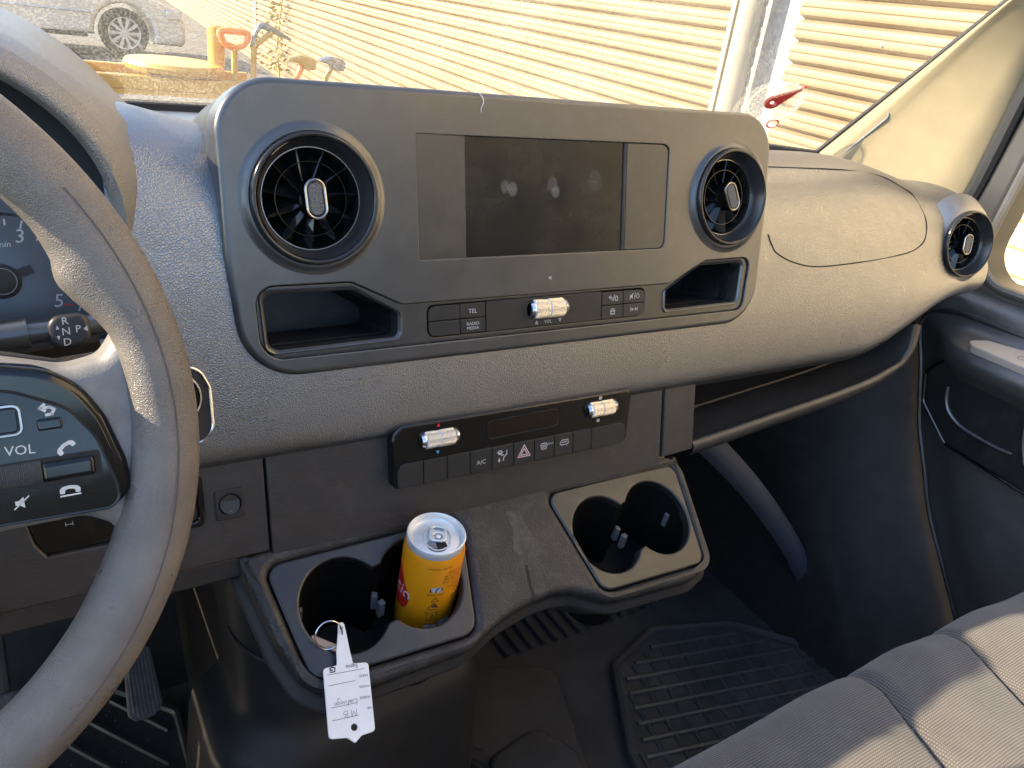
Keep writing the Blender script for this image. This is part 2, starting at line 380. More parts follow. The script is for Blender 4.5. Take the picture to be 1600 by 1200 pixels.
# corrugated shed wall beside the van, two runs of sheet with a recess and a drainpipe between
ph = radians(5); WD = Vector((sin(ph), cos(ph), 0)); WN = Vector((-cos(ph), sin(ph), 0)); W0 = Vector((2.5, 2.0, 0))+WN*-.0
def sheet(name, s0, s1, label, off=0, mt='wall'):
    z0, z1 = GZ, 5.0; pitch = .0865; prof = []
    n = int((z1-z0)/pitch)
    for i in range(n):
        for (f, d) in ((0, -.022), (.06, -.012), (.16, .010), (.30, .0155), (.46, .0125), (.50, .0075), (.54, .0125), (.70, .0155), (.84, .010), (.94, -.012)):
            prof.append((z0+(i+f)*pitch, d+off))
    segs = []; a = s0
    while a < s1-.01: segs.append((a, min(s1, a+(2.05 if s0 > 0 else 1.6)))); a = segs[-1][1]
    root = thing(name, label, 'wall', W0+WD*(s0+s1)/2+Vector((0, 0, z0)), 'corrugated metal walls outside the van')
    fx = MB()
    for q_, (a, b) in enumerate(segs):
        jit = (q_ % 3)*.0022; rows = [[W0+WD*(a+(b-a)*t)+WN*(d+jit)+Vector((0, 0, z)) for z, d in prof] for t in (-.012, 1)]
        MB().grid(rows).build('sheet', mt, root, smooth=40)
        for i in range(2, n, 4):
            for sx in (a+.06, (a+b)/2):
                c = W0+WD*sx+WN*(.0155+jit)+Vector((0, 0, z0+(i+.30)*pitch))
                fx.lathe(Fr(c, WD, (0, 0, 1), WN), [(.007, 0), (.006, .003), (0, .004)], 8)
    o = fx.build('fixings', 'recess', root, smooth=0); o['kind'] = 'stuff'
    return root
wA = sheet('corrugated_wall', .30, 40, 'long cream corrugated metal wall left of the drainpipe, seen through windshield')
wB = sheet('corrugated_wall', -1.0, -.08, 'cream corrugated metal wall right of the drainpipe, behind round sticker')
wC = sheet('corrugated_wall', -9, -1.03, 'cream corrugated wall outside the passenger window, colour brightened to bounce light on the dash', 0, 'wall_bounce')
for wr, (a, b) in ((wA, (12.2, 12.35)), (wA, (.30, .33))):
    bx = [W0+WD*s+WN*d+Vector((0, 0, z)) for s in (a, b) for d in (-.01, .03) for z in (GZ, 5)]
    MB().add(bx, [(0, 1, 3, 2), (4, 5, 7, 6), (0, 1, 5, 4), (2, 3, 7, 6)]).build('edge_trim', 'pipe', wr, smooth=0)
rc = MB().add([W0+WD*s+WN*-.10+Vector((0, 0, z)) for s, z in ((-.2, GZ), (.5, GZ), (.5, 5), (-.2, 5))], [(0, 1, 2, 3)])
rc.build('recess_board', 'recess', wB, smooth=0)
dp = thing('drainpipe', 'pale vertical drainpipe between the two corrugated walls', 'drainpipe', W0+WD*.20+WN*.04+Vector((0, 0, GZ)))
MB().tube([W0+WD*.20+WN*.03+Vector((0, 0, z)) for z in (GZ, 1, 2, 3, 4, 5)], .052, 24).build('pipe', 'pipe', dp)
for z in (.9, 2.6): MB().tube([W0+WD*.20+WN*.03+Vector((0, 0, zz)) for zz in (z, z+.04)], .058, 24).build('bracket', 'recess', dp)

# parked car far ahead
def car():
    X0, Y0, zc = 1.394, 13.3, .462
    r = thing('parked_car', 'champagne coloured car parked far ahead, seen over the steering wheel', 'car', (X0-1.3, Y0+.8, GZ))
    def side(y, s): return [(X0+x, y, z) for x, z in s]
    low = [(-3.55, .42), (-3.6, .75), (-3.5, 1.0), (-2.0, 1.08), (-.4, 1.05), (.35, .98), (.75, .85), (.86, .66), (.86, .42), (.80, .34)]
    arch = [(.40+.0, .34)]
    prof = [(x, z) for x, z in low]
    def archpts(cx): return [(cx+.40*cos(a), zc+.40*sin(a)) for a in [radians(d) for d in range(-17, 198, 12)]]
    prof += archpts(0)+archpts(-2.62)+[(-3.4, .34)]
    m = MB(); fr = Fr((X0, Y0-.02, 0), (1, 0, 0), (0, 0, 1)); m.extr(fr, prof, -1.72, 0, bev=.07, seg=4, back=True); m.build('body', 'carpaint', r)
    m = MB(); fr2 = Fr((X0, Y0+.10, 0), (1, 0, 0), (0, 0, 1)); m.extr(fr2, [(-3.4, 1.0), (-3.05, 1.45), (-2.3, 1.55), (-1.3, 1.52), (-.35, 1.0)], -1.45, 0, bev=.06, back=True); m.build('cabin', 'carglass', r)
    m = MB(); m.tube([(X0-3.2, Y0-.02, .40), (X0-.5, Y0-.02, .40)], .03); m.build('sill', 'tyre', r)
    m = MB(); m.tube([(X0-3.4, Y0-.025, .70), (X0-.45, Y0-.025, .71)], .012); m.build('side_moulding', 'alloy', r)
    for cx in (0, -2.62):
        fw = Fr((X0+cx, Y0+.02, zc), (1, 0, 0), (0, 0, 1))
        wl = MB().lathe(fw, [(.21, .0), (.22, .02), (.31, .03), (.335, .0), (.335, -.18), (.2, -.2)], 40).build('wheel', 'tyre', r)
        d = MB().lathe(fw, [(.0, -.03), (.2, -.035), (.215, .0)], 40)
        d.build('rim', 'tyre', wl)
        sp = MB()
        for k in range(10):
            a = 2*pi*k/10; q = fw.sub(0, 0, .012, a); sp.extr(q, [(.03, -.014), (.212, -.026), (.212, .026), (.03, .014)], -.03, 0)
        sp.lathe(fw, [(0, .02), (.05, .018), (.055, 0)], 20).lathe(fw, [(.20, .0), (.205, .02), (.222, .022), (.225, 0)], 40)
        sp.build('spokes', 'alloy', wl)
    m = MB().extr(Fr((X0+.70, Y0-.03, .78), (1, 0, 0), (0, 0, 1)), rect(-.12, .1, -.06, .06, .03), -.1, .02, bev=.01); m.build('headlight', 'alloy', r)
car()

# yellow cart with tools standing in it
ct = thing('tool_cart', 'yellow steel cart with round top plate and post, in front of windshield', 'cart', (.5, 5.2, GZ))
def box3(x0, x1, y0, y1, z0, z1, bev=.01): return MB().extr(Fr((0, y0, 0), (1, 0, 0), (0, 0, 1)), rect(x0, x1, z0, z1), -(y1-y0), 0, bev=bev, back=True)
box3(-.9, 1.22, 5.2, 5.26, .83, .915).build('front_beam', 'paint_yellow', ct)
box3(-.9, 1.22, 5.75, 5.81, .83, .915).build('rear_beam', 'paint_yellow', ct)
MB().extr(Fr((0, 0, .80), (1, 0, 0), (0, 1, 0)), rect(-.9, 1.22, 5.2, 5.8), 0, .03).build('deck', 'paint_yellow', ct)
for x in (-.85, 1.15):
    for y in (5.23, 5.77): MB().tube([(x, y, GZ), (x, y, .85)], .03, 8).build('leg', 'paint_yellow', ct)
MB().lathe(Fr((.66, 5.42, .94), (1, 0, 0), (0, 1, 0)), [(0, -.02), (.24, -.02), (.30, 0), (.315, .03), (.30, .055), (.0, .065)], 40).build('round_plate', 'paint_yellow', ct)
MB().lathe(Fr((.93, 5.42, .99), (1, 0, 0), (0, 1, 0)), [(.056, 0), (.056, .24), (.05, .25), (0, .25)], 20).build('post', 'paint_yellow', ct)
def spade():
    r = thing('spade', 'spade with orange D-shaped grip standing upright in the yellow cart', 'spade', (1.02, 5.3, .83))
    MB().tube([(1.02, 5.3, .83), (1.02, 5.3, 1.13)], .022).build('shaft', 'paint_yellow', r)
    MB().tube(spline([(1.02, 5.3, 1.12), (.955, 5.3, 1.15), (.93, 5.3, 1.215), (1.02, 5.3, 1.225), (1.11, 5.3, 1.215), (1.085, 5.3, 1.15), (1.02, 5.3, 1.12)], 30), .022, 8).build('grip', 'paint_orange', r)
def pick():
    r = thing('pickaxe', 'pickaxe with dark curved head, leaning beside the spade', 'pickaxe', (1.14, 5.3, .83))
    MB().tube([(1.14, 5.3, .83), (1.15, 5.3, 1.14), (1.27, 5.3, 1.245)], .02).build('handle', 'paint_yellow', r)
    MB().tube(spline([(1.13, 5.3, 1.14), (1.19, 5.3, 1.27), (1.29, 5.3, 1.25), (1.40, 5.3, 1.205)], 24), [.008+.014*sin(pi*k/24) for k in range(25)], 8).build('head', 'steel', r)
def hammer(x, name, label, hm, dz):
    r = thing(name, label, 'hammer', (x, 5.25, .83))
    MB().tube([(x-.03, 5.25, .83), (x-.02, 5.25, .97+dz), (x+.02, 5.25, 1.05+dz)], .02).build('handle', 'paint_orange' if hm == 'paint_yellow' else 'paint_yellow', r)
    fr = Fr((x+.02, 5.2, 1.08+dz), (1, 0, -.15), (.15, 0, 1))
    MB().extr(fr, rpoly([(-.10, .0), (-.03, .035), (.06, .04), (.085, .02), (.085, -.035), (.03, -.05), (-.03, -.02), (-.10, -.012)], .01, 3), -.07, 0, bev=.008, back=True).build('head', hm, r)
spade(); pick()
hammer(1.45, 'claw_hammer', 'hammer with yellow head at right end of the yellow cart', 'paint_yellow', .0)
hammer(1.66, 'sledge_hammer', 'grey headed hammer, rightmost tool above the dashboard panel', 'steel', .01)
box3(1.20, 1.85, 5.2, 5.7, .72, .84).build('tool_tray', 'paint_yellow', ct)
# a dry climber on the wall near the far corner post
pl_ = thing('climbing_plant', 'dry yellow climbing plant on the wall left of the corner post', 'plant', (3.3, 11.8, GZ))
MB().tube(spline([(3.25, 11.8, GZ), (3.2, 11.75, .7), (3.28, 11.8, 1.4), (3.2, 11.8, 2.2)], 16), .012, 6).build('stem', 'leaf', pl_)
m = MB()
for k in range(420):
    z = random.uniform(.3, 2.3); c = Vector((3.2+random.gauss(0, .16), 11.75+random.gauss(0, .12), z)); a = random.random()*6.3; s_ = random.uniform(.025, .05)
    q = Fr(c, (cos(a), sin(a), random.uniform(-.6, .6)), (random.uniform(-.5, .5), random.uniform(-.5, .5), 1)); m.add([q(-s_, 0), q(0, -s_*.5), q(s_, 0), q(0, s_*.6)], [(0, 1, 2, 3)])
o = m.build('leaves', 'leaf', pl_, smooth=0, weld=False); o['kind'] = 'stuff'

# ================================================================== WINDSHIELD, PILLAR, DOOR
def ws(x, z): return .371+.135*(1-(x/.80)**4)-(z-1.483)/1.09     # y of the glass
r = thing('windshield', 'large dusty windshield above the dashboard', 'windshield', (0, .45, 1.48))
xs = [-.86+1.675*k/24 for k in range(25)]
MB().grid([[(x, ws(x, z), z) for x in xs] for z in [1.465+.66*k/12 for k in range(13)]]).build('glass', 'windshield', r)
m = MB(); m.tube([(x, ws(x, 1.476)-.004, 1.476) for x in xs], .011, 8); m.build('black_border', 'gap', r)
m = MB(); m.tube([(x, ws(x, 1.487)-.012, 1.486) for x in xs if x < -.26], .006, 6); m.build('lower_seal', 'rubber', r)
m = MB(); m.tube([(.812, ws(.80, z)-.004, z) for z in [1.46+.66*k/10 for k in range(11)]], .006, 6); m.build('side_seal', 'gap', r)

# round windshield sticker (inspection / parking dial) stuck inside the glass
st = thing('windshield_sticker', 'clear round dial sticker with red arrow on the lower right of windshield', 'sticker', (.63, .36, 1.56))
nrm = Vector((.40, 1.0, .917)).normalized()
e1 = Vector((1, -.40, 0)).normalized(); e2 = nrm.cross(e1)*-1
if e2.z < 0: e2 = -e2
SC = Vector((.668, ws(.668, 1.5585)-.006, 1.5585))
fs = Fr(SC, e1, e2)
MB().poly(fs, rpoly(mm([(-62, -58), (34, -58), (46, -20), (46, 30), (10, 50), (-38, 40), (-62, 0)]), .03, 8), 0).build('film', 'film', st, smooth=0)
MB().ribbon(fs, [circ(0, 0, .042, 49)+[(.042, 0)]], .004, -.001).build('dial_ring', 'film2', st, smooth=0)
m = MB()
for k in range(24):
    a = 2*pi*k/24; m.ribbon(fs, [[(.034*cos(a), .034*sin(a)), (.038*cos(a), .038*sin(a))]], .0016, -.001)
m.build('dial_ticks', 'film2', st, smooth=0)
q = fs.sub(-.003, -.001, -.0015, radians(48))
MB().extr(q, [(.0145*cos(a), .0145*sin(a)) for a in [radians(60+240*k/16) for k in range(17)]]+[(.058, 0)], -.0008, 0, holes=[circ(-.001, 0, .0038, 16)]).build('red_arrow', 'red', st, smooth=0)
MB().ribbon(fs.sub(.022, -.047, -.001), [circ(0, 0, .0095, 25)+[(.0095, 0)]], .0028, 0).build('red_circle', 'red', st, smooth=0)

# right pillar trim
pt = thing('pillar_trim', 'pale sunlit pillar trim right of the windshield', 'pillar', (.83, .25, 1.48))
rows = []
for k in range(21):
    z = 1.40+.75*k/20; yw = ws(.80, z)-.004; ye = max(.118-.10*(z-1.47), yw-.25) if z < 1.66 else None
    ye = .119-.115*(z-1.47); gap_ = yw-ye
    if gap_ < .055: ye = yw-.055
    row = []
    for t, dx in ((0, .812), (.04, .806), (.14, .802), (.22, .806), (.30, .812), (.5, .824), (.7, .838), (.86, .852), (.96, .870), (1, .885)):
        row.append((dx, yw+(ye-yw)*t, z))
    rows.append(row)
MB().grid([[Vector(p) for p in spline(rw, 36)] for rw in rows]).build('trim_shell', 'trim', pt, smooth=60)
c0 = Vector((.8065, ws(.8, 1.495)-.040, 1.495)); c1 = Vector((.8055, ws(.8, 1.565)-.036, 1.565)); mid = (c0+c1)/2
ax = (c1-c0).normalized(); frp = Fr(mid, ax, ax.cross(Vector((-1, 0, .0))))
if frp.n.x > 0: frp = Fr(mid, ax, -ax.cross(Vector((-1, 0, 0))))
MB().tube([frp(x, y, .001) for x, y in rect(-.055, .055, -.0085, .0085, .0084, 8)], .0016, 6, closed=True).build('oval_outline', 'recess', pt)  # thin raised grey oval on the trim

# passenger door
dr = thing('passenger_door', 'dark passenger door with armrest and window, right edge of the photo', 'door', (.85, -.3, .66))
prof = [(.95, 1.340), (.915, 1.342), (.880, 1.336), (.862, 1.322), (.856, 1.304), (.852, 1.292), (.842, 1.283), (.822, 1.276), (.802, 1.268), (.793, 1.254), (.797, 1.238), (.806, 1.226), (.815, 1.212), (.822, 1.18), (.826, 1.10), (.826, .98), (.829, .84), (.836, .66)]
prof = spline(prof, 90)
def yfront(z):
    return .104-.0*(z) if z > 1.27 else .045+(z-1.107)*.36 if z > 1.107 else -.027+(z-.972)*.533 if z > .972 else -.13+(z-.833)*.741
rows = []
for s_ in [0, .004, .01, .02, .035, .06, .09, .13, .18, .25, .4, .6, .9]:
    rows.append([Vector((.858+(p.x-.858)*(sst(0, .09, s_) if p.x < .858 else 1)-(.006 if .004 <= s_ <= .02 else 0), yfront(p.y)-s_, p.y)) for p in prof])
MB().grid(rows).build('door_panel', 'door', dr, smooth=60)
bead = [(.862, -.30, 1.300), (.860, -.10, 1.302), (.857, .0, 1.303), (.856, .06, 1.300), (.855, .090, 1.288), (.854, .103, 1.262)]+[(.854, yfront(z), z) for z in (1.2, 1.15, 1.1, 1.03, .97, .9, .83, .75)]
MB().tube(spline(bead, 60), .0046, 8).build('edge_bead', 'satin', dr)
# pull cup in the door
fd = Fr((.8185, 0, 1.17), (0, -1, 0), (0, 0, 1), (-1, 0, 0))
cup = rpoly(mm([(-46, 40), (-20, 72), (20, 76), (330, 72), (330, -75), (150, -68), (25, -58), (-32, -10)]), .02, 6)
MB().extr(fd, cup, -.01, .006, bev=.004).build('pull_cup', 'insert', dr)
MB().tube([fd(x, y, .0065) for x, y in cup[:]], .0022, 6, closed=True).build('cup_rim', 'gloss', dr)
MB().tube(spline([fd(x/1000, y/1000, .0075) for x, y in ((-4, 30), (2, 8), (14, -8), (40, -20), (90, -24), (120, -22))], 30), .003, 6).build('cup_ridge', 'satin', dr)
MB().tube(spline([fd(x/1000, y/1000, .0075) for x, y in ((118, 34), (128, 0), (142, -28))], 20), .004, 6).build('inner_handle', 'satin', dr)
fp = Fr((.800, -.02, 1.2755), (0, -1, 0), (1, 0, .25))
MB().extr(fp, rpoly(mm([(-22, 8), (-4, 30), (60, 46), (260, 46), (260, 0), (40, -2), (-8, -2)]), .008, 5), -.008, .004, bev=.002).build('switch_plate', 'doorplate', dr)
MB().ribbon(fp, [circ(.055, .018, .005, 17)+[(.06, .018)]], .0008, .0045).build('switch_mark', 'ink', dr, smooth=0)
# door window frame and glass
ff = Fr((.900, 0, 0), (0, -1, 0), (0, 0, 1), (-1, 0, 0))
outer = rpoly([(-.135, 1.30), (.9, 1.30), (.9, 2.02), (.45, 2.02), (-.065, 1.80)], [.02, 0, 0, .05, .05], 6)
inner = rpoly([(-.074, 1.350), (.85, 1.350), (.85, 1.97), (.47, 1.97), (-.030, 1.78)], [.055, .02, .02, .05, .05], 10)
MB().extr(ff, outer, -.05, .02, holes=[inner], bev=.012, seg=5).build('window_frame', 'rubber', dr)
MB().tube([ff(x, y, .016) for x, y in inner], .007, 8, closed=True).build('window_seal', 'door', dr)
MB().add([ff(x, y, -.01) for x, y in ((-.09, 1.34), (.86, 1.34), (.86, 1.98), (-.09, 1.98))], [(0, 1, 2, 3)]).build('window_glass', 'sideglass', dr, smooth=0)
MB().tube([(.882, .135, 1.36), (.880, .112, 1.50), (.878, .098, 1.62), (.876, .07, 1.80)], .013, 10).build('door_seal', 'rubber', dr)
# unseen driver door side, bulkhead and rear wall, added to block sun and darken reflections
struct(MB().grid([[(x, y, z) for x, z in ((-1.0, 1.34), (-.96, 1.34), (-.945, 1.31), (-.94, 1.2), (-.95, .62))] for y in (.3, -.2, -1.0)]).build('cab_side_blocker', 'door'))
struct(MB().grid([[(x, y, z) for x, z in ((-1.0, 1.34), (-.96, 1.34), (-.945, 1.31), (-.94, 1.2), (-.95, .80))] for y in (.85, .305)]).build('cab_side_blocker', 'door'))
struct(MB().grid([[(x, -1.05, FZ), (x, -1.06, h), (x, -1.11, h+.01)] for x, h in ((-.96, 1.55), (.06, 1.55), (.07, 1.57), (.96, 1.57))]).build('cab_bulkhead_blocker', 'door'))
MT['rear_blocker'] = mat('grey rear blocker lining', (.16, .155, .15), .8)
MB().grid([[(x, -1.10, z) for z in (1.56, 2.0)] for x in (.08, 1)]).build('cab_rear_blocker', 'rear_blocker')['kind'] = 'structure'
# wing mirror outside
wm = thing('wing_mirror', 'dark wing mirror arm outside the passenger window', 'mirror', (1.0, .1, 1.25))
MB().tube(spline([(.94, .06, 1.335), (1.05, .02, 1.315), (1.2, -.02, 1.31), (1.34, -.04, 1.31)], 16), .028, 10, flat=.7).build('arm', 'mirrorbody', wm)
MB().extr(Fr((1.40, -.06, 1.45), (1, 0, 0), (0, 0, 1)), rpoly([(-.09, -.16), (.09, -.16), (.10, .18), (-.10, .18)], .04, 6), -.08, .0, bev=.02, seg=4, back=True).build('housing', 'mirrorbody', wm)

# ================================================================== DASHBOARD
db = thing('dashboard', 'black van dashboard with central panel, display and air vents', 'dashboard', (0, .1, 1.2))
BASE = [(.010, 1.288), (-.018, 1.296), (-.030, 1.305), (-.0365, 1.316), (-.035, 1.335), (-.0275, 1.372), (-.018, 1.41), (-.0055, 1.455), (.008, 1.488), (.030, 1.514), (.065, 1.527), (.115, 1.528), (.2, 1.5135), (.3, 1.497), (.4, 1.486), (.53, 1.474)]
PB = spline(BASE, 110)
def section(x):
    """dash section (y, z) at x; shrinks into a round barrel at the passenger end"""
    k = sst(.46, .72, x); e = 0
    if x > .735: e = min(1, (x-.735)/.065)
    sh = sqrt(max(0, 1-e*e)) if e else 1
    out = []
    for p in PB:
        y, z = p
        bot = sst(1.43, 1.31, z)
        z2 = z+k*.064*bot
        top = sst(1.44, 1.53, z)
        z2 -= k*.036*top
        y2 = y+k*(.020*bot+.012*(1-bot))*(1-sst(.05, .2, y))
        z2 = 1.432+(z2-1.432)*sh; y2 = .12+(y2-.12)*(.35+.65*sh)
        # rise beside the instrument hood
        h = sst(-.24, -.36, x)*sst(1.46, 1.52, z)*.020
        out.append((x, y2, z2+h))
    return out
xs = [-.90+.5*k/20 for k in range(20)]+[-.40+1.0*k/84 for k in range(85)]+[.60+.2*k/60 for k in range(1, 61)]
EVC = Vector((.680, -.0065, 1.4385)); EVN = Vector((-.16, -.955, .22)).normalized()
secs = [section(x) for x in xs]
m = MB(); nrow = len(secs[0])
zcut = 1.408
m.v = [Vector(p) for s_ in secs for p in s_]
for i in range(len(xs)-1):
    for j in range(nrow-1):
        if xs[i+1] < -.352 and PB[j][1] > zcut: continue
        if any((lambda q: q.dot(q)-q.dot(EVN)**2 < .0435**2)(Vector(secs[a_][b_])-EVC) and secs[a_][b_][1] < .05 for a_ in (i, i+1) for b_ in (j, j+1)): continue
        if -.268 < xs[i] and xs[i+1] < .256 and PB[j][1] > 1.386 and PB[j+1][0] < .115: continue   # open behind the central panel
        m.f.append((i*nrow+j, i*nrow+j+1, (i+1)*nrow+j+1, (i+1)*nrow+j))
pad = m.build('upper_pad', 'leather', db, smooth=70)
def surf(x, z, top=False, off=0):
    """point on the face of the pad at (x, z): first point from below whose z passes"""
    s_ = section(x); a = s_[8]
    for k in range(8, len(s_)-1):
        a, b = s_[k], s_[k+1]
        if b[2] >= z or b[2] < a[2]:
            t = (z-a[2])/(b[2]-a[2]) if b[2] > a[2] else 1; t = max(0, min(1, t))
            n = Vector((0, -(b[2]-a[2]), b[1]-a[1])).normalized()
            return Vector(a)*(1-t)+Vector(b)*t+n*off
def surft(x, t, off=0):
    s_ = section(x); f = t*(len(s_)-1); i = min(int(f), len(s_)-2); q = f-i; a, b = Vector(s_[i]), Vector(s_[i+1]); n = Vector((0, -(b.z-a.z), b.y-a.y)).normalized()
    return a*(1-q)+b*q+n*off
# airbag cover: a slightly proud patch with a dark shut line round it
def tz(x, z):
    s_ = section(x)
    for k in range(26, len(s_)-1):
        if s_[k+1][2] >= z or s_[k+1][2] < s_[k][2]:
            return k/(len(s_)-1)
TS = .645                                    # where the cover meets the dash top
ol = []
def ctz(x, z): return tz(x, z)
low = [(.300, 1.442), (.330, 1.431), (.372, 1.425), (.45, 1.4265), (.53, 1.431), (.566, 1.436), (.586, 1.447), (.590, 1.47), (.578, 1.495)]
path = [surf(x, z, off=.0) for x, z in low]+[surft(.560, .60), surft(.52, .625), surft(.45, .632), surft(.36, .636), surft(.29, .637)]
path = [surf(.284, 1.462), surf(.290, 1.452)]+path
MB().tube(spline(path, 160), .0008, 6).build('airbag_shut_line', 'gap', db)

# instrument hood: an arch open towards the driver
def arch(off, n=60):
    x1, z1, r0 = -.346+off, 1.592+off*1.0, .105+off
    x0 = -.80-off
    pts = [(x1, 1.36)]
    for k in range(25): a = pi/2*k/24; pts.append((x1-r0*1.25+r0*1.25*cos(a), z1-r0+r0*sin(a)))
    for k in range(25): a = pi/2+pi/2*k/24; pts.append((x0+r0*1.25+r0*1.25*cos(a), z1-r0+r0*sin(a)))
    pts.append((x0, 1.36)); return pts
rows = []
for (y, off, dz) in ((.16, -.006, 0), (.03, -.004, 0), (.008, -.003, 0), (.001, 0, 0), (-.001, .004, 0), (.003, .008, .001), (.012, .014, .001), (.05, .020, .0), (.12, .030, -.010), (.20, .042, -.024), (.30, .060, -.046), (.40, .08, -.07), (.50, .1, -.10)):
    fl_ = .075*sst(.004, .10, y); rows.append([(x+fl_*sst(1.585, 1.46, z)*(1 if x > -.57 else -1), y, z+dz*sst(1.40, 1.55, z)) for x, z in arch(off)])
hd = MB().grid(rows[2:]).build('instrument_hood', 'hood', db, smooth=70)
MB().grid(rows[:3]).build('hood_lining', 'dark', hd, smooth=70)
# instrument cluster
fc = tiltfr(20, (0, .07, 1.45))
cl = MB().extr(fc, [(x, max(-.07, (z-1.45)/cos(radians(20)))) for x, z in arch(.008)], -.01, 0).build('instrument_cluster', 'cluster', db, smooth=0)
dc = fc.sub(-.417, -.024)
MB().lathe(dc, [(.012, 0), (.012, .006), (.008, .0075), (0, .0075)], 24).build('dial_hub', 'dark', cl)
MB().ribbon(dc, [[(.009*cos(a), .009*sin(a)) for a in [radians(x) for x in range(0, 361, 15)]]], .0006, .0078).build('dial_hub_ring', 'inkgrey', cl, smooth=0)
MB().extr(dc.sub(.008, .004, .005, radians(20)), rect(-.004, .012, -.003, .003), 0, .001).build('needle_stub', 'dark', cl)
m = MB(); m.text(fc, '3', -.403, .0065, .0135, .0004, shear=.15); m.text(fc, '5', -.3845, -.040, .0135, .0004, shear=.15); m.text(fc, 'x1000/min', -.4085, .0015, .006, .0004, align='RIGHT', shear=.15); m.text(fc, '4', -.376, -.016, .0135, .0004, shear=.15)
m.build('lettering', 'white', cl, smooth=0)
m = MB()
for (a, b, c, d) in ((-.4015, .0125, -.400, .0172), (-.4105, .0150, -.4105, .0185), (-.3925, .004, -.3900, .0072), (-.368, -.039, -.372, -.0475), (-.3625, -.0415, -.365, -.0465)): m.ribbon(fc, [[(a, b), (c, d)]], .0012, .0004)
m.build('tick_mark', 'white', cl, smooth=0)
MB().ribbon(fc, [[(-.3805, -.0425), (-.3760, -.0435)]], .0010, .0005).build('red_mark', 'red', cl, smooth=0)
MB().ribbon(dc, [[(.062*cos(a), .062*sin(a)*.75) for a in [radians(x) for x in range(60, 130, 5)]]], .002, .0004).build('dial_arc', 'dark', cl, smooth=0)

# ---------------------------------------------------------------- central panel
P = tiltfr(14.5745, (0, 0, 1.4997))
out_ = rpoly(mm([(-283, 84.5), (273, 84), (271, -25), (263, -129), (-274, -129), (-282, -40)]), [.042, .040, .2, .046, .046, .2], 12)
VL, VR = (-.2155, .0015), (.2140, .0015)
rec = rpoly(mm([(-132, 50.5), (131.5, 50.5), (130, -46.5), (-132, -46.5)]), [0, .008, .008, 0], 5)
low = rpoly(mm([(-264, -60), (-190, -60.5), (-148, -81), (138, -81), (186, -60.5), (252, -59.5), (244.5, -115.2), (-262, -115.2)]), [.014, .012, .012, .012, .012, .010, .012, .018], 6)
cp = MB().extr(P, out_, -.030, 0, holes=[circ(*VL, .0520, 64), circ(*VR, .0520, 64), rec, low], bev=.0045, seg=5, hbev=.0009).build('center_panel', 'satin', db, smooth=25)
# display recess: side wings and glass
m = MB(); m.grid([[P(u, v, n) for u, n in ((-.132, -.0002), (-.120, -.0006), (-.105, -.0012), (-.0886, -.0018))] for v in (-.0465, .0505)]); m.build('display_wing', 'satin2', cp)
MB().extr(P, rpoly(mm([(80.5, 50.2), (131, 50.2), (129.5, -46.2), (80.5, -46.2)]), [0, .008, .008, 0], 5), -.006, -.0012, bev=.0006).build('display_wing', 'satin2', cp)
sc = MB().extr(P, rect(-.0884, .0768, -.0466, .0503), -.009, -.0026).build('display_screen', 'screen', db, smooth=0)
MB().extr(P, rect(.0768, .0802, -.0464, .0503), -.008, -.0009, bev=.0012).build('display_rail', 'satinchrome' if False else 'dark', cp)
MB().extr(P, rect(-.14, .14, -.055, .058), -.02, -.0095).build('display_carrier', 'gap', cp, smooth=0)
# lower plate with openings
cubL = rpoly(mm([(-258, -66), (-189, -67), (-151.5, -87.5), (-152, -107), (-251, -108.5), (-256, -104)]), [.006, .008, .006, .006, .010, .006], 5)
cubR = rpoly(mm([(136, -88), (181, -65.5), (240.5, -64.6), (235.5, -106), (136, -107)]), [.004, .006, .005, .006, .004], 5)
MB().extr(P, [(x*.985-.0001, y*.97) for x, y in out_], -.115, -.028, holes=[circ(*VL, .05, 40), circ(*VR, .05, 40), cubL, cubR]).build('panel_back', 'dark', cp)
strip = rpoly(mm([(-126, -84), (108.5, -83.5), (108.5, -107), (100, -110.5), (-126, -110.8)]), [.006, .006, .004, .004, .007], 5)
lowin = [(x*.9975-.0001, -.088+(y+.088)*.975) for x, y in low]
MB().extr(P, lowin, -.016, -.0022, holes=[cubL, cubR, strip], bev=.0008).build('lower_plate', 'satin2', cp, smooth=25)
MB().extr(P, [(x*1.002, -.088+(y+.088)*1.03) for x, y in low], -.021, -.0165, holes=[cubL, cubR]).build('plate_backing', 'gap', cp, smooth=0)
def offs(l, cx, cy, k, j): return [(cx+(x-cx)*k, cy+(y-cy)*j) for x, y in l]
for cb, cx in ((cubL, -.208), (cubR, .192)):
    rm = MB(); o1 = offs(cb, cx, -.087, 1.045, 1.10)
    rows = [[P(x, y, -.0018) for x, y in offs(cb, cx, -.087, 1.07, 1.15)], [P(x, y, -.0004) for x, y in offs(cb, cx, -.087, 1.05, 1.11)], [P(x, y, -.0012) for x, y in offs(cb, cx, -.087, 1.02, 1.05)], [P(x, y, -.005) for x, y in cb]]
    rm.grid(rows, cv=True).build('cubby_rim', 'satin', cp, smooth=60)
    bx = MB(); bx.grid([[P(x, y, -.004) for x, y in cb], [P(x, y, -.03) for x, y in offs(cb, cx, -.09, 1.0, 1.02)], [P(x, y-.004, -.085) for x, y in offs(cb, cx, -.09, .98, 1.0)]], cv=True)
    bx.poly(P, [(x, y-.004) for x, y in offs(cb, cx, -.09, .98, 1.0)], -.085)
    bx.build('storage_cubby', 'cubby', cp, smooth=40)
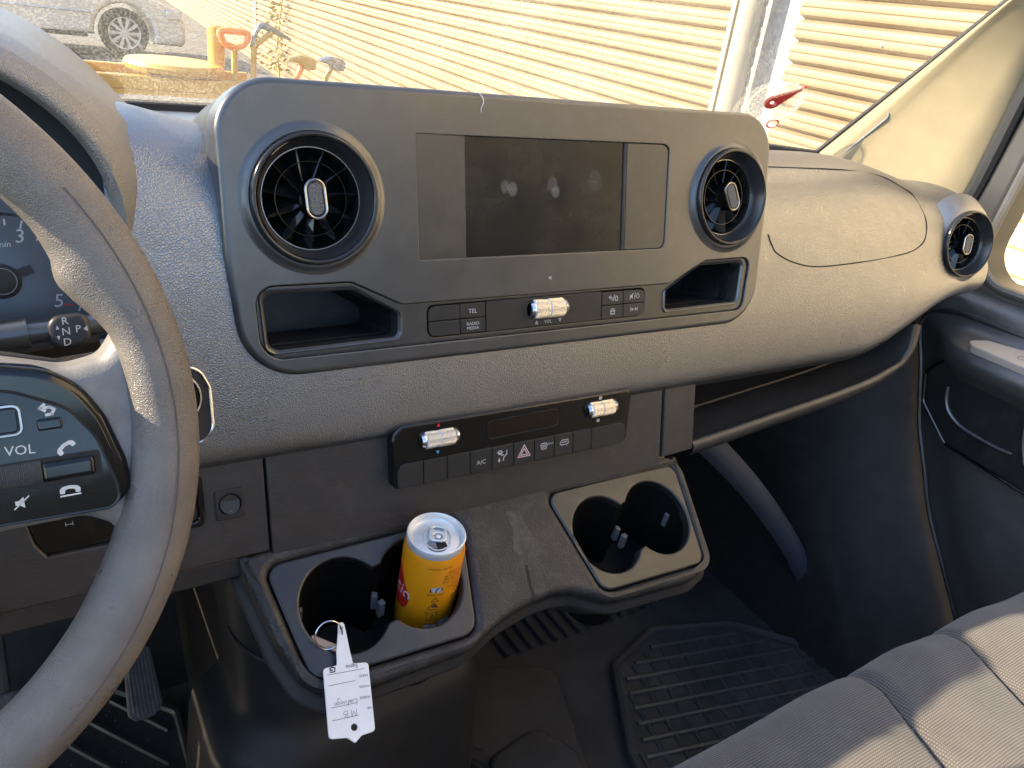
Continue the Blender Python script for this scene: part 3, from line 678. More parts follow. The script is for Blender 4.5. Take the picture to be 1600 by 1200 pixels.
# buttons of the strip
U = [-125.2, -95.6, -70.6]; V = [-84.4, -97.4, -110.4]
for i in range(2):
    for j in range(2):
        pts = mm([(U[i]+.3, V[j+1]+.3), (U[i+1]-.3, V[j+1]+.3), (U[i+1]-.3, V[j]-.3), (U[i]+.3, V[j]-.3)])
        rs = [.0004]*4
        if i == 0: rs[3 if j == 0 else 0] = .006
        MB().extr(P, rpoly(pts, rs, 5), -.012, -.0012, bev=.0006).build('button', 'button', cp, smooth=25)
        pts = mm([(55.3+i*26+.3, V[j+1]+.3+i*j*0), (81.3+i*26.4-.3, V[j+1]+.3), (81.3+i*26.4-.3, V[j]-.3), (55.3+i*26+.3, V[j]-.3)])
        rs = [.0004]*4
        if i == 1: rs[2 if j == 0 else 1] = .006
        MB().extr(P, rpoly(pts, rs, 5), -.012, -.0012, bev=.0006).build('button', 'button', cp, smooth=25)
slot = rpoly(mm([(-28, -86.5), (15.5, -86.5), (15.5, -103.5), (-28, -103.5)]), .007, 6)
MB().extr(P, mm([(-70.0, -110.4), (54.8, -110.2), (54.8, -83.8), (-70.0, -84.0)]), -.012, -.0014, holes=[slot], bev=.0005).build('button_plate', 'button', cp, smooth=25)
def thumb(fr, u0, u1, vc, r, nc, parent, name, m_='knurl'):
    f2 = Fr(fr((u0+u1)/2, vc, nc), fr.v, fr.n, fr.u); h = (u1-u0)/2
    rows = []; NT = 144
    for z_, kk in ((-h, .05), (-h, .86), (-h+.0012, 1), (-h*.36, 1), (-h*.33, .955), (-h*.05, .955), (h*.0, 1), (h-.0012, 1), (h, .86), (h, .05)):
        rows.append([f2(r*kk*(1 if (k % 3) else .955)*cos(2*pi*k/NT), r*kk*(1 if (k % 3) else .955)*sin(2*pi*k/NT), z_) for k in range(NT)])
    w_ = MB().grid(rows, cv=True).build(name, m_, parent, smooth=15)
    for q_ in (-1, 1): MB().lathe(f2, [(0, q_*(h+.0035)), (r*.75, q_*(h+.0035)), (r*.92, q_*(h+.001)), (r*.9, q_*(h-.0002))], 32).build('wheel_end_cap', 'chrome', parent)
    return w_
thumb(P, -.0225, .0105, -.0950, .0088, -.0020, cp, 'volume_wheel')
MB().extr(P, rect(-.03, .018, -.106, -.084), -.016, -.0125).build('slot_liner', 'gap', cp, smooth=0)
LN = -.0010
m = MB()
m.text(P, 'TEL', -.0835, -.0915, .0052, LN+.0002)
m.build('lettering', 'white', cp, smooth=0); m = MB()
m.text(P, 'RADIO', -.0835, -.1022, .0038, LN+.0002, sx=1.05)
m.build('lettering', 'white', cp, smooth=0); m = MB()
m.text(P, 'MEDIA', -.0835, -.1060, .0038, LN+.0002, sx=1.05)
m.build('lettering', 'white', cp, smooth=0); m = MB()
m.text(P, 'VOL', -.006, -.1068, .0042, LN)
m.build('lettering', 'white', cp, smooth=0); m = MB()
m.ribbon(P, [[(-.0195, -.1080), (-.0183, -.1055), (-.0171, -.1080), (-.0195, -.1080)]], .0006, LN)
m.build('lettering', 'white', cp, smooth=0); m = MB()
m.ribbon(P, [[(.0060, -.1052), (.0072, -.1077), (.0084, -.1052), (.0060, -.1052)]], .0006, LN)
m.build('lettering', 'white', cp, smooth=0); m = MB()
b = P.sub(.0680, -.0910, LN+.0002)   # back / home
m.ribbon(b, mm_ := [[(-.0045, .0012), (-.0028, .0026)], [(-.0045, .0012), (-.0028, -.0002)], [(-.0042, .0012), (-.0018, .0012), (-.0006, .0002), (-.001, -.0015)], [(.0004, -.0024), (.0020, .0030)], [(.0025, .0003), (.0043, .0022), (.0061, .0003)], [(.0030, .0002), (.0030, -.0022), (.0056, -.0022), (.0056, .0002)]], .0007, 0)
m.build('lettering', 'white', cp, smooth=0); m = MB()
b = P.sub(.0945, -.0905, LN+.0002)   # mute / power
m.poly(b, [(-.0052, -.0010), (-.0040, -.0010), (-.0022, -.0026), (-.0022, .0026), (-.0040, .0010), (-.0052, .0010)])
m.ribbon(b, [[(-.0058, -.0028), (-.0010, .0028)], [(.0002, -.0024), (.0016, .0030)], [(.0044+.0019*cos(a), -.0002+.0019*sin(a)) for a in [radians(x) for x in range(120, 421, 25)]], [(.0044, .0006), (.0044, .0028)]], .0006, 0)
m.build('lettering', 'white', cp, smooth=0); m = MB()
b = P.sub(.0683, -.1035, LN+.0002)   # vehicle
m.ribbon(b, [[(-.0022, -.0022), (-.0022, .0004), (-.0014, .0024), (.0014, .0024), (.0022, .0004), (.0022, -.0022), (-.0022, -.0022)], [(-.0028, .0004), (.0028, .0004)], [(-.0018, -.0030), (-.0018, -.0022)], [(.0018, -.0030), (.0018, -.0022)]], .0008, 0)
m.build('lettering', 'white', cp, smooth=0); m = MB()
b = P.sub(.0945, -.1032, LN+.0002)   # track skip
m.poly(b, [(-.0010, -.0016), (-.0010, .0016), (-.0034, 0)])
m.poly(b, [(.0012, .0016), (.0012, -.0016), (.0036, 0)])
m.ribbon(b, [[(-.0039, -.0016), (-.0039, .0016)], [(.0041, -.0016), (.0041, .0016)]], .0007, 0)
m.build('lettering', 'white', cp, smooth=0)
MB().lathe(P.sub(-.0045, -.068, 0), [(.0, .0006), (.0012, .0006), (.0018, .0)], 16).build('sensor_dot', 'satinchrome', cp)

# round air vents with collar, gloss ring, blades and thumb tab
def vent(fr, collar, spin, knob, name_m='satin', n_bl=11, k_=.93):
    class LB(MB):
        def lathe(s, fr, prof, seg=48, a0=0, a1=None): return MB.lathe(s, fr, [(r_*k_, h_) for r_, h_ in prof], seg, a0, a1)
    par = LB().lathe(fr, [(.0505, -.004), (.0512, .0040), (.0507, .0066), (.0496, .0076), (.0482, .0076), (.0472, .0066), (.0464, .0050)], 72).build('air_vent', 'glossgrey', db, smooth=60)
    if collar:
        LB().lathe(fr, [(.0600, -.0006), (.0582, -.0002), (.0566, .0005), (.0552, .0014), (.0540, .0023), (.0526, .0030), (.0515, .0031), (.0505, .001)], 72).build('collar', name_m, par, smooth=80)
    LB().lathe(fr, [(.0464, .0066), (.0455, .0050), (.0430, -.002), (.0402, -.008), (.0395, -.0085)], 72).build('ring_cone', 'cone', par, smooth=60)
    LB().lathe(fr, [(.0404, -.0078), (.0402, -.0066), (.0395, -.0066), (.0391, -.0078)], 72).build('chrome_line', 'dimchrome', par)
    LB().lathe(fr, [(.0400, -.008), (.0390, -.050), (.0, -.055)], 48).build('vent_throat', 'gap', par, smooth=40)
    LB().lathe(fr, [(.0292, -.0085), (.0292, -.0076), (.0287, -.0076), (.0287, -.017)], 72).build('inner_ring', 'gloss', par)
    for k in range(n_bl):
        a = spin+2*pi*k/n_bl; q = fr.sub(0, 0, 0, a); rows = []
        for (r_, wd, tw) in ((.007, .006, .5), (.016*k_, .011, .62), (.028*k_, .015, .75), (.0395*k_, .018, .85)):
            rows.append([q(r_, -wd*cos(tw)*.5, -.009-wd*sin(tw)), q(r_, 0, -.0088-wd*sin(tw)*.5), q(r_, wd*cos(tw)*.5, -.0086)])
            rows[-1].append(q(r_, wd*cos(tw)*.5+.0009, -.0092))
        MB().grid(rows).build('blade', 'gloss', par, smooth=60)
    q = fr.sub(*knob[:2], 0, knob[2])
    LB().lathe(fr, [(.0, -.006), (.010, -.007), (.013, -.012), (.0135, -.03)], 32).build('hub', 'gloss', par)
    pill = [(x*k_, y*k_) for x, y in rect(-.0088, .0088, -.0158, .0158, .0087, 10)]
    kb = MB().extr(q, pill, -.02, .0035, bev=.0028, seg=5).build('knob', 'gloss', par, smooth=50)
    MB().tube([q(x, y, .0030) for x, y in [(a*k_, b*k_) for a, b in rect(-.0078, .0078, -.0148, .0148, .0077, 10)]], .0011, 8, closed=True).build('knob_trim', 'dimchrome2', par)
    MB().extr(q, [(a*k_, b*k_) for a, b in rect(-.0056, .0056, -.0125, .0125, .0055, 8)], 0, .0040, bev=.0006).build('knob_pad', 'knobpad', par)
    return par
MT['cone'] = mat('dark vent cone', (.026, .026, .027), .30, spec=.6)
MT['dimchrome2'] = mat('knob chrome', (.34, .33, .32), .25, metal=1)
MT['dimchrome'] = mat('dim chrome line', (.22, .22, .22), .25, metal=1)
gk = mat('dotted knob rubber', (.10, .10, .105), .4, grain=[('v', 760, 1, .0008)]); MT['knobpad'] = gk
vent(P.sub(*VL, .0005), True, radians(90+4), (.0, .0, radians(4)))
vent(P.sub(*VR, .0005), True, radians(75), (.001, .001, radians(24)))
nv = Vector((-.16, -.955, .22)).normalized(); uv_ = Vector((0, 0, 1)); uu = uv_.cross(nv).normalized(); uv_ = nv.cross(uu)
EV = Fr((.680, -.0065, 1.4385), uu, uv_)
vent(EV, False, radians(60), (.0, .0, radians(-2)), k_=.87)
MB().lathe(EV, [(.066, -.020), (.0570, -.0085), (.0510, -.0022), (.0470, .0006), (.0442, .0012), (.0435, -.01)], 64).build('end_collar', 'leather', db, smooth=80)

# ---------------------------------------------------------------- lower fascia, climate panel
FA = tiltfr(14.6, (0, -.04, 1.27))
MB().extr(FA, mm([(-930, -40), (162, -40), (162, 45), (-930, 45)]), -.03, -.009).build('fascia_carrier', 'gap', db, smooth=0)
lf = MB().extr(FA, mm([(-930, -46), (-262.4, -41), (-262.4, 46), (-930, 46)]), -.02, 0, holes=[mm([(-425, 26), (-370, 26), (-366, 4), (-370, -8), (-414, -8), (-420, 2)])], bev=.0015).build('driver_fascia', 'hard', db, smooth=25)
MB().extr(FA, mm([(-930, -46), (-262.4, -41), (-259, -52), (-262, -60), (-930, -64)]), -.06, -.004, bev=.003).build('fascia_underside', 'dark', lf)
MB().extr(FA, mm([(-260.4, -50), (153.6, -46), (153.6, 46), (-260.4, 46)]), -.02, 0, bev=.0012).build('middle_fascia', 'hard', db, smooth=25)
MB().extr(FA, mm([(156.6, -38), (201, -36), (201, 46), (156.6, 46)]), -.02, .001, bev=.002).build('passenger_fascia', 'hard', db, smooth=25)
# switch cluster behind the wheel, square blank and round rocker
bz = MB().extr(FA, rpoly(mm([(-425, 26), (-370, 26), (-366, 4), (-370, -8), (-414, -8), (-420, 2)]), .004, 4), -.02, -.004, bev=.001).build('switch_bank', 'gloss', lf)
MB().text(FA, 'i--i', -.398, .012, .005, -.0035).build('switch_mark', 'white', lf, smooth=0)
MB().extr(FA, rect(-.352, -.3085, -.008, .036, .006), -.01, .003, holes=[rect(-.347, -.3135, -.003, .031, .004)], bev=.0015).build('blank_bezel', 'gloss', lf)
MB().extr(FA, rect(-.347, -.3135, -.003, .031, .004), -.01, .001, bev=.001).build('blank_switch', 'button', lf)
rs_ = FA.sub(-.2895, .0055)
MB().extr(rs_, rect(-.0115, .0105, -.0125, .0115, .0025), -.004, .0016, holes=[circ(-.0005, -.0005, .0082, 32)], bev=.0010).build('rocker_bezel', 'dark', lf)
MB().lathe(rs_.sub(-.0005, -.0005), [(.0082, .0015), (.0080, .002), (.0076, .001), (.0072, -.003)], 32).build('rocker_rim', 'gloss', lf)
rk = rs_.sub(-.0005, -.0005); rows = []
m = MB(); rows = [[rk(.0072*f*cos(2*pi*k/32), .0072*f*sin(2*pi*k/32), .0012-.0035*f*sin(2*pi*k/32)) for k in range(32)] for f in (0.001, .5, 1)]
rows.append([rk(.0072*cos(2*pi*k/32), .0072*sin(2*pi*k/32), -.008) for k in range(32)])
m.grid(rows, cv=True).build('rocker', 'button', lf, smooth=50)
MB().extr(rk, rect(-.0012, .0014, -.0052, -.0042), 0, .0041).build('rocker_mark', 'satinchrome', lf, smooth=0)
# start button with chrome rings on the soft pad
sfr = tiltfr(14.6, (-.322, -.0365, 1.366))
MB().extr(sfr, rpoly(mm([(-24, 26), (14, 26), (21, 10), (21, -22), (12, -30), (-24, -30)]), .013, 8), -.004, .0015, bev=.001).build('start_plate', 'dark', db)
MB().tube([sfr(x, y, .0018) for x, y in rpoly(mm([(-24, 26), (14, 26), (21, 10), (21, -22), (12, -30), (-24, -30)]), .013, 8)], .0013, 8, closed=True).build('start_trim', 'chrome', db)
MB().lathe(sfr.sub(-.004, .005), [(.0195, .001), (.019, .004), (.0178, .0044), (.017, .003)], 40).build('start_ring', 'chrome', db)
MB().lathe(sfr.sub(-.004, .005), [(.017, .003), (.0165, .0045), (0, .0045)], 40).build('start_button', 'gloss', db)

AC = tiltfr(13, (0, -.052, 1.27))
acp = MB().extr(AC, rpoly(mm([(-158, 50.5), (97, 50), (99.5, 44), (96, 0), (90, -4.5), (-158.5, -4)]), [.012, .006, .006, .008, .006, .004], 6), -.030, 0, bev=.0014, seg=4).build('climate_panel', 'gloss', db, smooth=25)
MB().tube([AC(x, y, -.0012) for x, y in rpoly(mm([(-158.2, 10), (-158.2, 50.3), (97, 49.8)]), [0, .012, 0], 8)[1:]], .0007, 6).build('climate_edge', 'satin', acp)
bu = [-156, -131.5, -108.6, -85.6, -63.1, -40.2, -17.2, 5.5, 27.3, 49.7, 94]
for i in range(10):
    rs = [.0004]*4
    if i == 0: rs = [.003, .0004, .0004, .008]
    if i == 9: rs = [.0004, .008, .008, .0004]
    p_ = mm([(bu[i]+.25, -3.3), (bu[i+1]-.25-(2 if i == 9 else 0), -3.3), (bu[i+1]-.25, 18), (bu[i]+.25, 18)])
    MB().extr(AC, rpoly(p_, rs, 6), -.01, .0022, bev=.0007).build('button', 'button', acp, smooth=25)
MT['climdisp'] = mat('smoked climate display', (.012, .007, .005), .14)
MB().extr(AC, rpoly(mm([(-67, 26), (10, 27), (10, 44), (-67, 42.8)]), .004, 5), 0, .0006, bev=.0003).build('climate_display', 'climdisp', acp)
MB().tube([AC(x, y, .0006) for x, y in rpoly(mm([(-67, 26), (10, 27), (10, 44), (-67, 42.8)]), .004, 5)], .00045, 6, closed=True).build('display_bead', 'glossgrey', acp)
for u0, u1, vc in ((-.1300, -.1015, .0355), (.0465, .0755, .0365)):
    MB().extr(AC, rect(u0-.005, u1+.005, vc-.0085, vc+.0085, .006), 0, .0012, bev=.0006).build('wheel_well', 'gloss', acp)
    thumb(AC, u0, u1, vc, .0078, .0005, acp, 'temperature_wheel' if u0 < 0 else 'fan_wheel')
tri = [(-.0017, -.0012), (.0017, -.0012), (0, .0020)]
MB().poly(AC.sub(-.1158, .0470), tri, .0003).build('warmer_mark', 'red', acp, smooth=0)
MB().poly(AC.sub(-.1168, .0230, 0, pi), tri, .0003).build('cooler_mark', 'blue', acp, smooth=0)
m = MB(); N_ = .0025
m.text(AC, 'A/C', -.0745, .0062, .0058, N_)
m.build('lettering', 'white', acp, smooth=0); m = MB()
b = AC.sub(-.0517, .0085, N_)   # seat / foot air
m.ribbon(b, [[(-.0060, .0036), (-.0042, .0050), (-.0018, .0048), (-.0006, .0034)], [(-.0050, .0030), (-.0014, .0028)], [(-.0045, .0020), (-.0018, .0018)], [(.0038, .0044), (.0040, .0010), (.0010, -.0014)], [(.0006, .0006), (-.0018, .0006)], [(.0008, -.0018), (.0004, -.0046)], [(-.0040, -.0022), (-.0040, -.0050)], [(-.0050, -.0040), (-.0040, -.0052), (-.0030, -.0040)]], .0010, 0)
m.build('lettering', 'white', acp, smooth=0); m = MB()
b = AC.sub(.0170, .0095, N_)
m.ribbon(AC.sub(-.0060, .0095, N_), [[(-.0045, .0020), (-.0025, .0032), (.0018, .0030), (.0032, .0016), (.0018, -.0024), (-.0026, -.0026), (-.0045, .0020)], [(-.0026, .0012), (.0014, .0012)], [(-.0022, -.0006), (.0010, -.0006)]], .0008, 0)
m.build('lettering', 'white', acp, smooth=0); m = MB()
m.text(AC, 'MAX', .0012, .0112, .0028, N_)
m.ribbon(b, [[(-.0050, -.0010), (-.0046, .0010), (-.0026, .0026), (.0040, .0026), (.0046, -.0014), (.0022, -.0020), (-.0036, -.0020), (-.0050, -.0010)], [(-.0028, .0004), (.0022, .0004), (.0022, .0014)], [(-.0030, -.0020), (-.0026, -.0030)], [(.0026, -.0020), (.0030, -.0030)]], .0008, 0)
m.build('lettering', 'white', acp, smooth=0)
for (uu_, vv_) in ((.0605, .0470), (.0585, .0245)): MB().ribbon(AC.sub(uu_, vv_, .0003), [[(-.0014, -.0010), (.0014, .0010)], [(-.0014, .0010), (.0014, -.0010)], [(0, -.0014), (0, .0014)], [(-.0014, 0), (.0014, 0)]], .0009, 0).build('fan_mark', 'white', acp, smooth=0)
b = AC.sub(-.0288, .0082, N_)
MT['whitered'] = mat('pale hazard print', (.72, .50, .48), .6)
MB().ribbon(b, [[(-.0066, -.0046), (.0066, -.0046), (0, .0066), (-.0066, -.0046)], [(-.0036, -.0029), (.0036, -.0029), (0, .0032), (-.0036, -.0029)]], .0010, 0).build('hazard_symbol', 'whitered', acp, smooth=0)

MB().grid([[(x, y, z) for y, z in ((-.022, 1.24), (.0, 1.262), (.05, 1.285), (.16, 1.31))] for x in (-.94, -.5, 0, .15)]).build('sun_leak_blocker', 'gap', db)  # hidden sheet under the dash, added to stop sun leaking onto the column
# ---------------------------------------------------------------- passenger shelf
lip = [(201, -29), (260, -24), (322, -18), (438, -7), (520, 4), (556, 16), (569, 34), (574, 50), (577, 68)]
lp = [Vector((x/1000, -.04+.252*y/1000, 1.27+.968*y/1000)) for x, y in lip]
lpS = spline(lp, 70)
rows = []
for p in lpS:
    tx = sst(.54, .575, p.x)
    rows.append([p+Vector((tx*.03+d[0]*tx, d[1]*(1-.75*tx), d[2]*(1-tx*.75))) for d in ((.02, .20, .03), (.02, .10, .0), (.012, .03, -.018), (.010, .006, -.020), (.008, -.002, -.013), (.004, -.0035, -.006), (0, -.002, -.001), (-.002, .002, .0012), (-.005, .007, -.001), (-.006, .02, -.006), (-.006, .13, -.008), (-.006, .15, .01), (-.006, .15, .12))])
sh = MB().grid([[Vector(q) for q in spline(rw, 40)] for rw in rows]).build('passenger_shelf', 'hard', db, smooth=60)
MB().tube([p+Vector((-.004, .06, -.001)) for p in lpS[2:44]], .0022, 6).build('shelf_ridge', 'dark', sh)

# ---------------------------------------------------------------- console tray with cup holders
TA = radians(34)
T = Fr((0, -.05, 1.2275), (1, 0, 0), (0, cos(TA), sin(TA)))
tray_o = rpoly(mm([(182, 5), (179, -33), (171, -76), (161, -116), (130, -126), (30, -121), (-4, -102), (-26, -98), (-50, -99), (-84, -106), (-122, -121), (-240, -124), (-262, -104), (-273, -74), (-281, -31), (-289, 5)]), [.003, .03, .03, .016, .03, .04, .03, .03, .03, .04, .05, .022, .03, .05, .05, .003], 8)
insR = rpoly(mm([(4, -5), (174, -2.5), (155, -114), (25, -111)]), [.012, .013, .014, .014], 8)
insL = rpoly(mm([(-270, -9.5), (-90, -6.5), (-112, -110), (-255, -107.5)]), [.012, .012, .016, .016], 8)
ty = MB().extr(T, tray_o, -.022, 0, holes=[insR, insL], bev=.007, seg=6).build('console_tray', 'tray', db, smooth=50)
def grow(l, d):
    cx = sum(p[0] for p in l)/len(l); cy = -.03
    return [(x+(d if x > cx else -d)*min(1, abs(x-cx)/.12)*.8, y-(d if y < -.02 else 0)*sst(0, -.09, y)) for x, y in l]
rows = [[T(x, y, n) for x, y in grow(tray_o, d)] for n, d in ((-.016, .0), (-.0195, .002), (-.022, .006), (-.024, .0075), (-.028, .0075), (-.032, .006), (-.040, .003), (-.056, -.002), (-.078, -.012), (-.090, -.03))]
MB().grid(rows, cv=True).build('tray_skirt', 'dark', ty, smooth=70)
MB().poly(T, grow(tray_o, -.03), -.090).build('tray_base', 'gap', ty, smooth=0)
DN = Vector((.02, .13, -1)).normalized()      # axis of the cup wells
def eight(c1, c2, r, ry, fil=.010):
    """outline of two overlapping round holes with filleted necks"""
    (x1, y1), (x2, y2) = c1, c2; pts = []
    xm = (x1+x2)/2; hh = sqrt(max(0, r*r-((x2-x1)/2)**2))/r
    a = math.acos(((x2-x1)/2)/r)+.22
    for k in range(41): t = a+(2*pi-2*a)*k/40; pts.append((x1+r*cos(t), y1+ry*sin(t)))
    for k in range(41): t = pi+a+(2*pi-2*a)*k/40; pts.append((x2+r*cos(t), y2+ry*sin(t)))
    return pts
for ins, c1, c2 in ((insR, (.0545, -.0585), (.1220, -.0555)), (insL, (-.2135, -.0560), (-.1460, -.0545))):
    ho = eight(c1, c2, .0372, .0393)
    ip = MB().extr(T, [(x*.9985+(-.0001 if x > 0 else .0), y*.995) for x, y in ins], -.012, -.0012, holes=[ho], bev=.0022, seg=4).build('cup_insert', 'insert', ty, smooth=50)
    rows = []
    for d, k in ((0, 1), (.04, .985), (.078, .94)):
        rows.append([T(c1[0]*.5+c2[0]*.5+(x-(c1[0]+c2[0])/2)*k, -.057+(y+.057)*k, -.0095)+DN*d for x, y in ho])
    wl = MB().grid(rows, cv=True)
    tri = tessellate_polygon([[Vector((x, y, 0)) for x, y in ho]]); wl.add(rows[-1], tri)
    wl.build('cup_well', 'well', ty, smooth=50)
    for c in (c1, c2):
        for a in (radians(35), radians(160), radians(280)):
            pc = T(c[0]+.0355*cos(a), c[1]+.0375*sin(a), -.0095)+DN*.028
            inn = (T(c[0], c[1], -.0095)+DN*.028-pc).normalized()
            q = Fr(pc, DN.cross(inn), DN, inn)
MT['clip'] = mat('grey cup clip', (.10, .10, .105), .4)
for c1, c2 in (((.0545, -.0585), (.1220, -.0555)), ((-.2135, -.0560), (-.1460, -.0545))):
    for c, angs in ((c1, (150, 265, 10)), (c2, (20, 275, 160))):
        for a in angs:
            a = radians(a); pc = T(c[0]+.0365*cos(a), c[1]+.0385*sin(a), -.0095)+DN*.026
            inn = (T(c[0], c[1], -.0095)+DN*.026-pc).normalized(); q = Fr(pc, DN.cross(inn), DN, inn)
            MB().extr(q, rect(-.0028, .0028, -.0085, .0085, .001), -.003, .0022, bev=.0008).build('cup_clip', 'clip', ty)
# worn label scar on the tray
m = MB(); random.seed(3)
sc1 = rpoly(mm([(-47, -12), (-32, -15), (-27, -46), (-36, -52), (-46, -58), (-52, -50), (-44, -30)]), .003, 3)
MT['scar'] = mat('worn glue patch', (.040, .036, .033), .50, var=.5, vscale=160, grain=[('n', 300, .5, .0006)])
MB().poly(T, [(x+random.uniform(-.0008, .0008), y+random.uniform(-.0008, .0008)) for x, y in sc1], .0002).build('glue_mark', 'scar', ty, smooth=0)
MB().poly(T, mm([(-46, -66), (-43.5, -66), (-46.5, -86), (-47, -97), (-49.5, -97), (-49, -84)]), .0003).build('crack_mark', 'gap', ty, smooth=0)
# console column below the tray (driver side) with a flared foot
def plan(z, grow_):
    x0, x1, yf, yb = -.272-grow_, -.01+grow_*.6, -.030-grow_, .10
    return rpoly([(x0, yb), (x0, yf), (x1, yf+.05), (x1, yb)], [0, .07, .10, 0], 12)
rows = []
for z, g2 in ((1.19, .014), (1.12, .010), (1.05, .002), (.995, .0), (.978, .003), (.968, .011), (.961, .021), (.950, .029), (.93, .035), (.86, .040), (.74, .046), (.62, .05)):
    rows.append([(x, y, z) for x, y in plan(z, g2)])
cb = MB().grid(rows).build('console_column', 'dark', db, smooth=60)
MB().grid([[(-.262, .06, z), (-.264, .10, z), (-.264, .30, z), (-.25, .55, z)] for z in (1.30, .9, .62)]).build('tunnel_side', 'dark', cb)
pl2 = plan(1.09, .0065); MB().tube([(x, y, 1.085-.012*k/7) for k, (x, y) in enumerate(pl2[1:9])], .0022, 8).build('column_line', 'hard', cb)

# ================================================================== STEERING WHEEL
wt = radians(17.1); wb = .028
e1 = Vector((cos(wb), sin(wb), 0)); e2 = Vector((0, sin(wt), cos(wt))); e2 = (e2-e1*e2.dot(e1)).normalized()
W = Fr((-.540, -.191, 1.4435), e1, e2)
sw = thing('steering_wheel', 'worn grey leather steering wheel at the left edge', 'steering wheel', W.o)
RW, rw = .185, .0170
rows = []; NA = 260
for i in range(NA):
    a = 2*pi*i/NA; d = abs((a+pi) % (2*pi)-pi)
    k = 1
    tab = [(-3.2, .168), (-.5, .1658), (-.28, .167), (.0, .1705), (.20, .1717), (.24, .1715), (.29, .169), (.36, .1643), (.42, .1617), (.455, .1632), (.475, .1655), (.57, .168), (3.2, .168)]
    aa = (a+pi) % (2*pi)-pi; rin = .168
    for (p0, q0), (p1, q1) in zip(tab, tab[1:]):
        if p0 <= aa <= p1: rin = q0+(q1-q0)*(aa-p0)/(p1-p0)
    c = W(RW*cos(a), RW*sin(a)); rad = W(cos(a), sin(a))-W.o; row = []
    for j in range(28):
        b = 2*pi*j/28; kk = k if cos(b) >= 0 else (RW-rin)/rw*abs(cos(b))+k*(1-abs(cos(b))); row.append(c+rad*(rw*kk*cos(b))+W.n*(rw*1.05*sin(b)))
    rows.append(row)
MB().grid(rows, cu=True, cv=True).build('rim', 'rim', sw, smooth=80)
MT['seamline'] = mat('rim seam', (.09, .075, .065), .6)
MB().tube([W((RW+.004)*cos(a), (RW+.004)*sin(a), .01735) for a in [radians(-50+85*k/50) for k in range(51)]], .00045, 6).build('rim_seam', 'seamline', sw)
sp = rpoly(mm([(20, 40), (110, 37), (146, 27), (162, 30), (169, 40), (172, 56), (184, 50), (187, 0), (183, -66), (170, -78), (162, -62), (156, -52), (146, -46), (110, -46), (20, -48)]), [0, .03, .02, .012, .01, .004, .004, .02, .004, .004, .01, .01, .015, .03, 0], 6)
MB().extr(W, sp, -.020, .004, bev=.009, seg=6, back=True).build('spoke', 'spoke', sw, smooth=60)
MB().extr(W, [(-x, y) for x, y in sp], -.020, .004, bev=.009, seg=6, back=True).build('spoke', 'spoke', sw, smooth=60)
MB().lathe(W, [(0, .035), (.05, .033), (.075, .022), (.082, .005), (.08, -.03), (0, -.04)], 48).build('hub', 'dark', sw, smooth=60)
MB().lathe(W, [(.045, -.03), (.06, -.12), (.06, -.2)], 32).build('column_shroud', 'dark', sw)
padp = rpoly(mm([(60, 36), (121, 33), (137, 29.5), (151, 20), (160, 4), (166.5, -19), (167.5, -34), (160, -41), (148, -42.5), (60, -39)]), [0, .03, .03, .03, .03, .02, .008, .008, .03, 0], 6)
cpd = MB().extr(W, padp, -.004, .0085, bev=.0045, seg=5).build('control_pad', 'gloss', sw, smooth=50)
ta = radians(3); W2 = Fr(W(0, -.004, .0012), W.u, W.v*cos(ta)-W.n*sin(ta), W.n*cos(ta)+W.v*sin(ta))
W2.o = W2.o-W2.v*-.004*0
padi = rpoly(mm([(60, 27), (121, 25.5), (144, 14), (154, -1), (160, -24), (160.5, -33), (156, -36.5), (60, -33)]), [0, .03, .02, .02, .02, .006, .006, 0], 6)
MB().tube([W2(x, y, .0086) for x, y in padi], .0008, 6, closed=True).build('pad_bead', 'glossgrey', sw)
MB().extr(W2, padi, .006, .0092, bev=.0006).build('pad_face', 'gloss', sw, smooth=30)
def wbx(name, u0, u1, v0, v1, r_, n1, m_, bev=.001): return MB().extr(W2, rect(u0/1000, u1/1000, v0/1000, v1/1000, r_/1000), .004, n1, bev=bev).build(name, m_, sw, smooth=40)
MB().tube([W2(x, y, .0094) for x, y in rect(.102, .1255, .005, .018, .003)], .0009, 6, closed=True).build('touch_frame', 'satinchrome', sw)
wbx('touch_button', 103, 124.5, 6, 17, 2.4, .0096, 'gloss', .0006)
wbx('back_button', 131.5, 141.5, 5, 10.2, 1.2, .0108, 'gloss')
wbx('roller_well', 100, 155, -21, -7.5, 2, .0095, 'gap', .0003)
wbx('call_rocker', 130, 152.5, -19, -9.5, 2, .0112, 'gloss', .0025)
f2 = Fr(W2(.121, -.0135, .004), W2.v, W2.n, W2.u)
prof = [(0, -.010)]
for k in range(24): prof += [(.0078, -.010+k*.00083), (.0072, -.010+k*.00083+.0004)]
prof += [(0, .010)]
MT['roller'] = mat('ribbed grey roller', (.09, .09, .09), .5)
MB().lathe(f2, prof, 32).build('volume_roller', 'roller', sw, smooth=40)
m = MB(); n_ = .0095
m.text(W2, 'VOL', .1235, -.0025, .0062, n_, rot=radians(-3))
def handset(fr, s_, rot):
    q = fr.sub(0, 0, 0, rot); pts = [(-5, -1.6), (-5, .8), (-3.6, 2.2), (0, 2.8), (3.6, 2.2), (5, .8), (5, -1.6), (2.6, -1.6), (2.4, .4), (0, .9), (-2.4, .4), (-2.6, -1.6)]
    return q, rpoly([(x*s_/1000, y*s_/1000) for x, y in pts], .0006*s_, 3)
m.build('lettering', 'white', sw, smooth=0); m = MB()
q, pp = handset(W2.sub(.1415, -.0045, n_), .85, radians(35))
m.poly(q, pp)
m.build('lettering', 'white', sw, smooth=0); m = MB()
q, pp = handset(W2.sub(.1405, -.0245, n_), .85, radians(-2))
m.poly(q, pp)
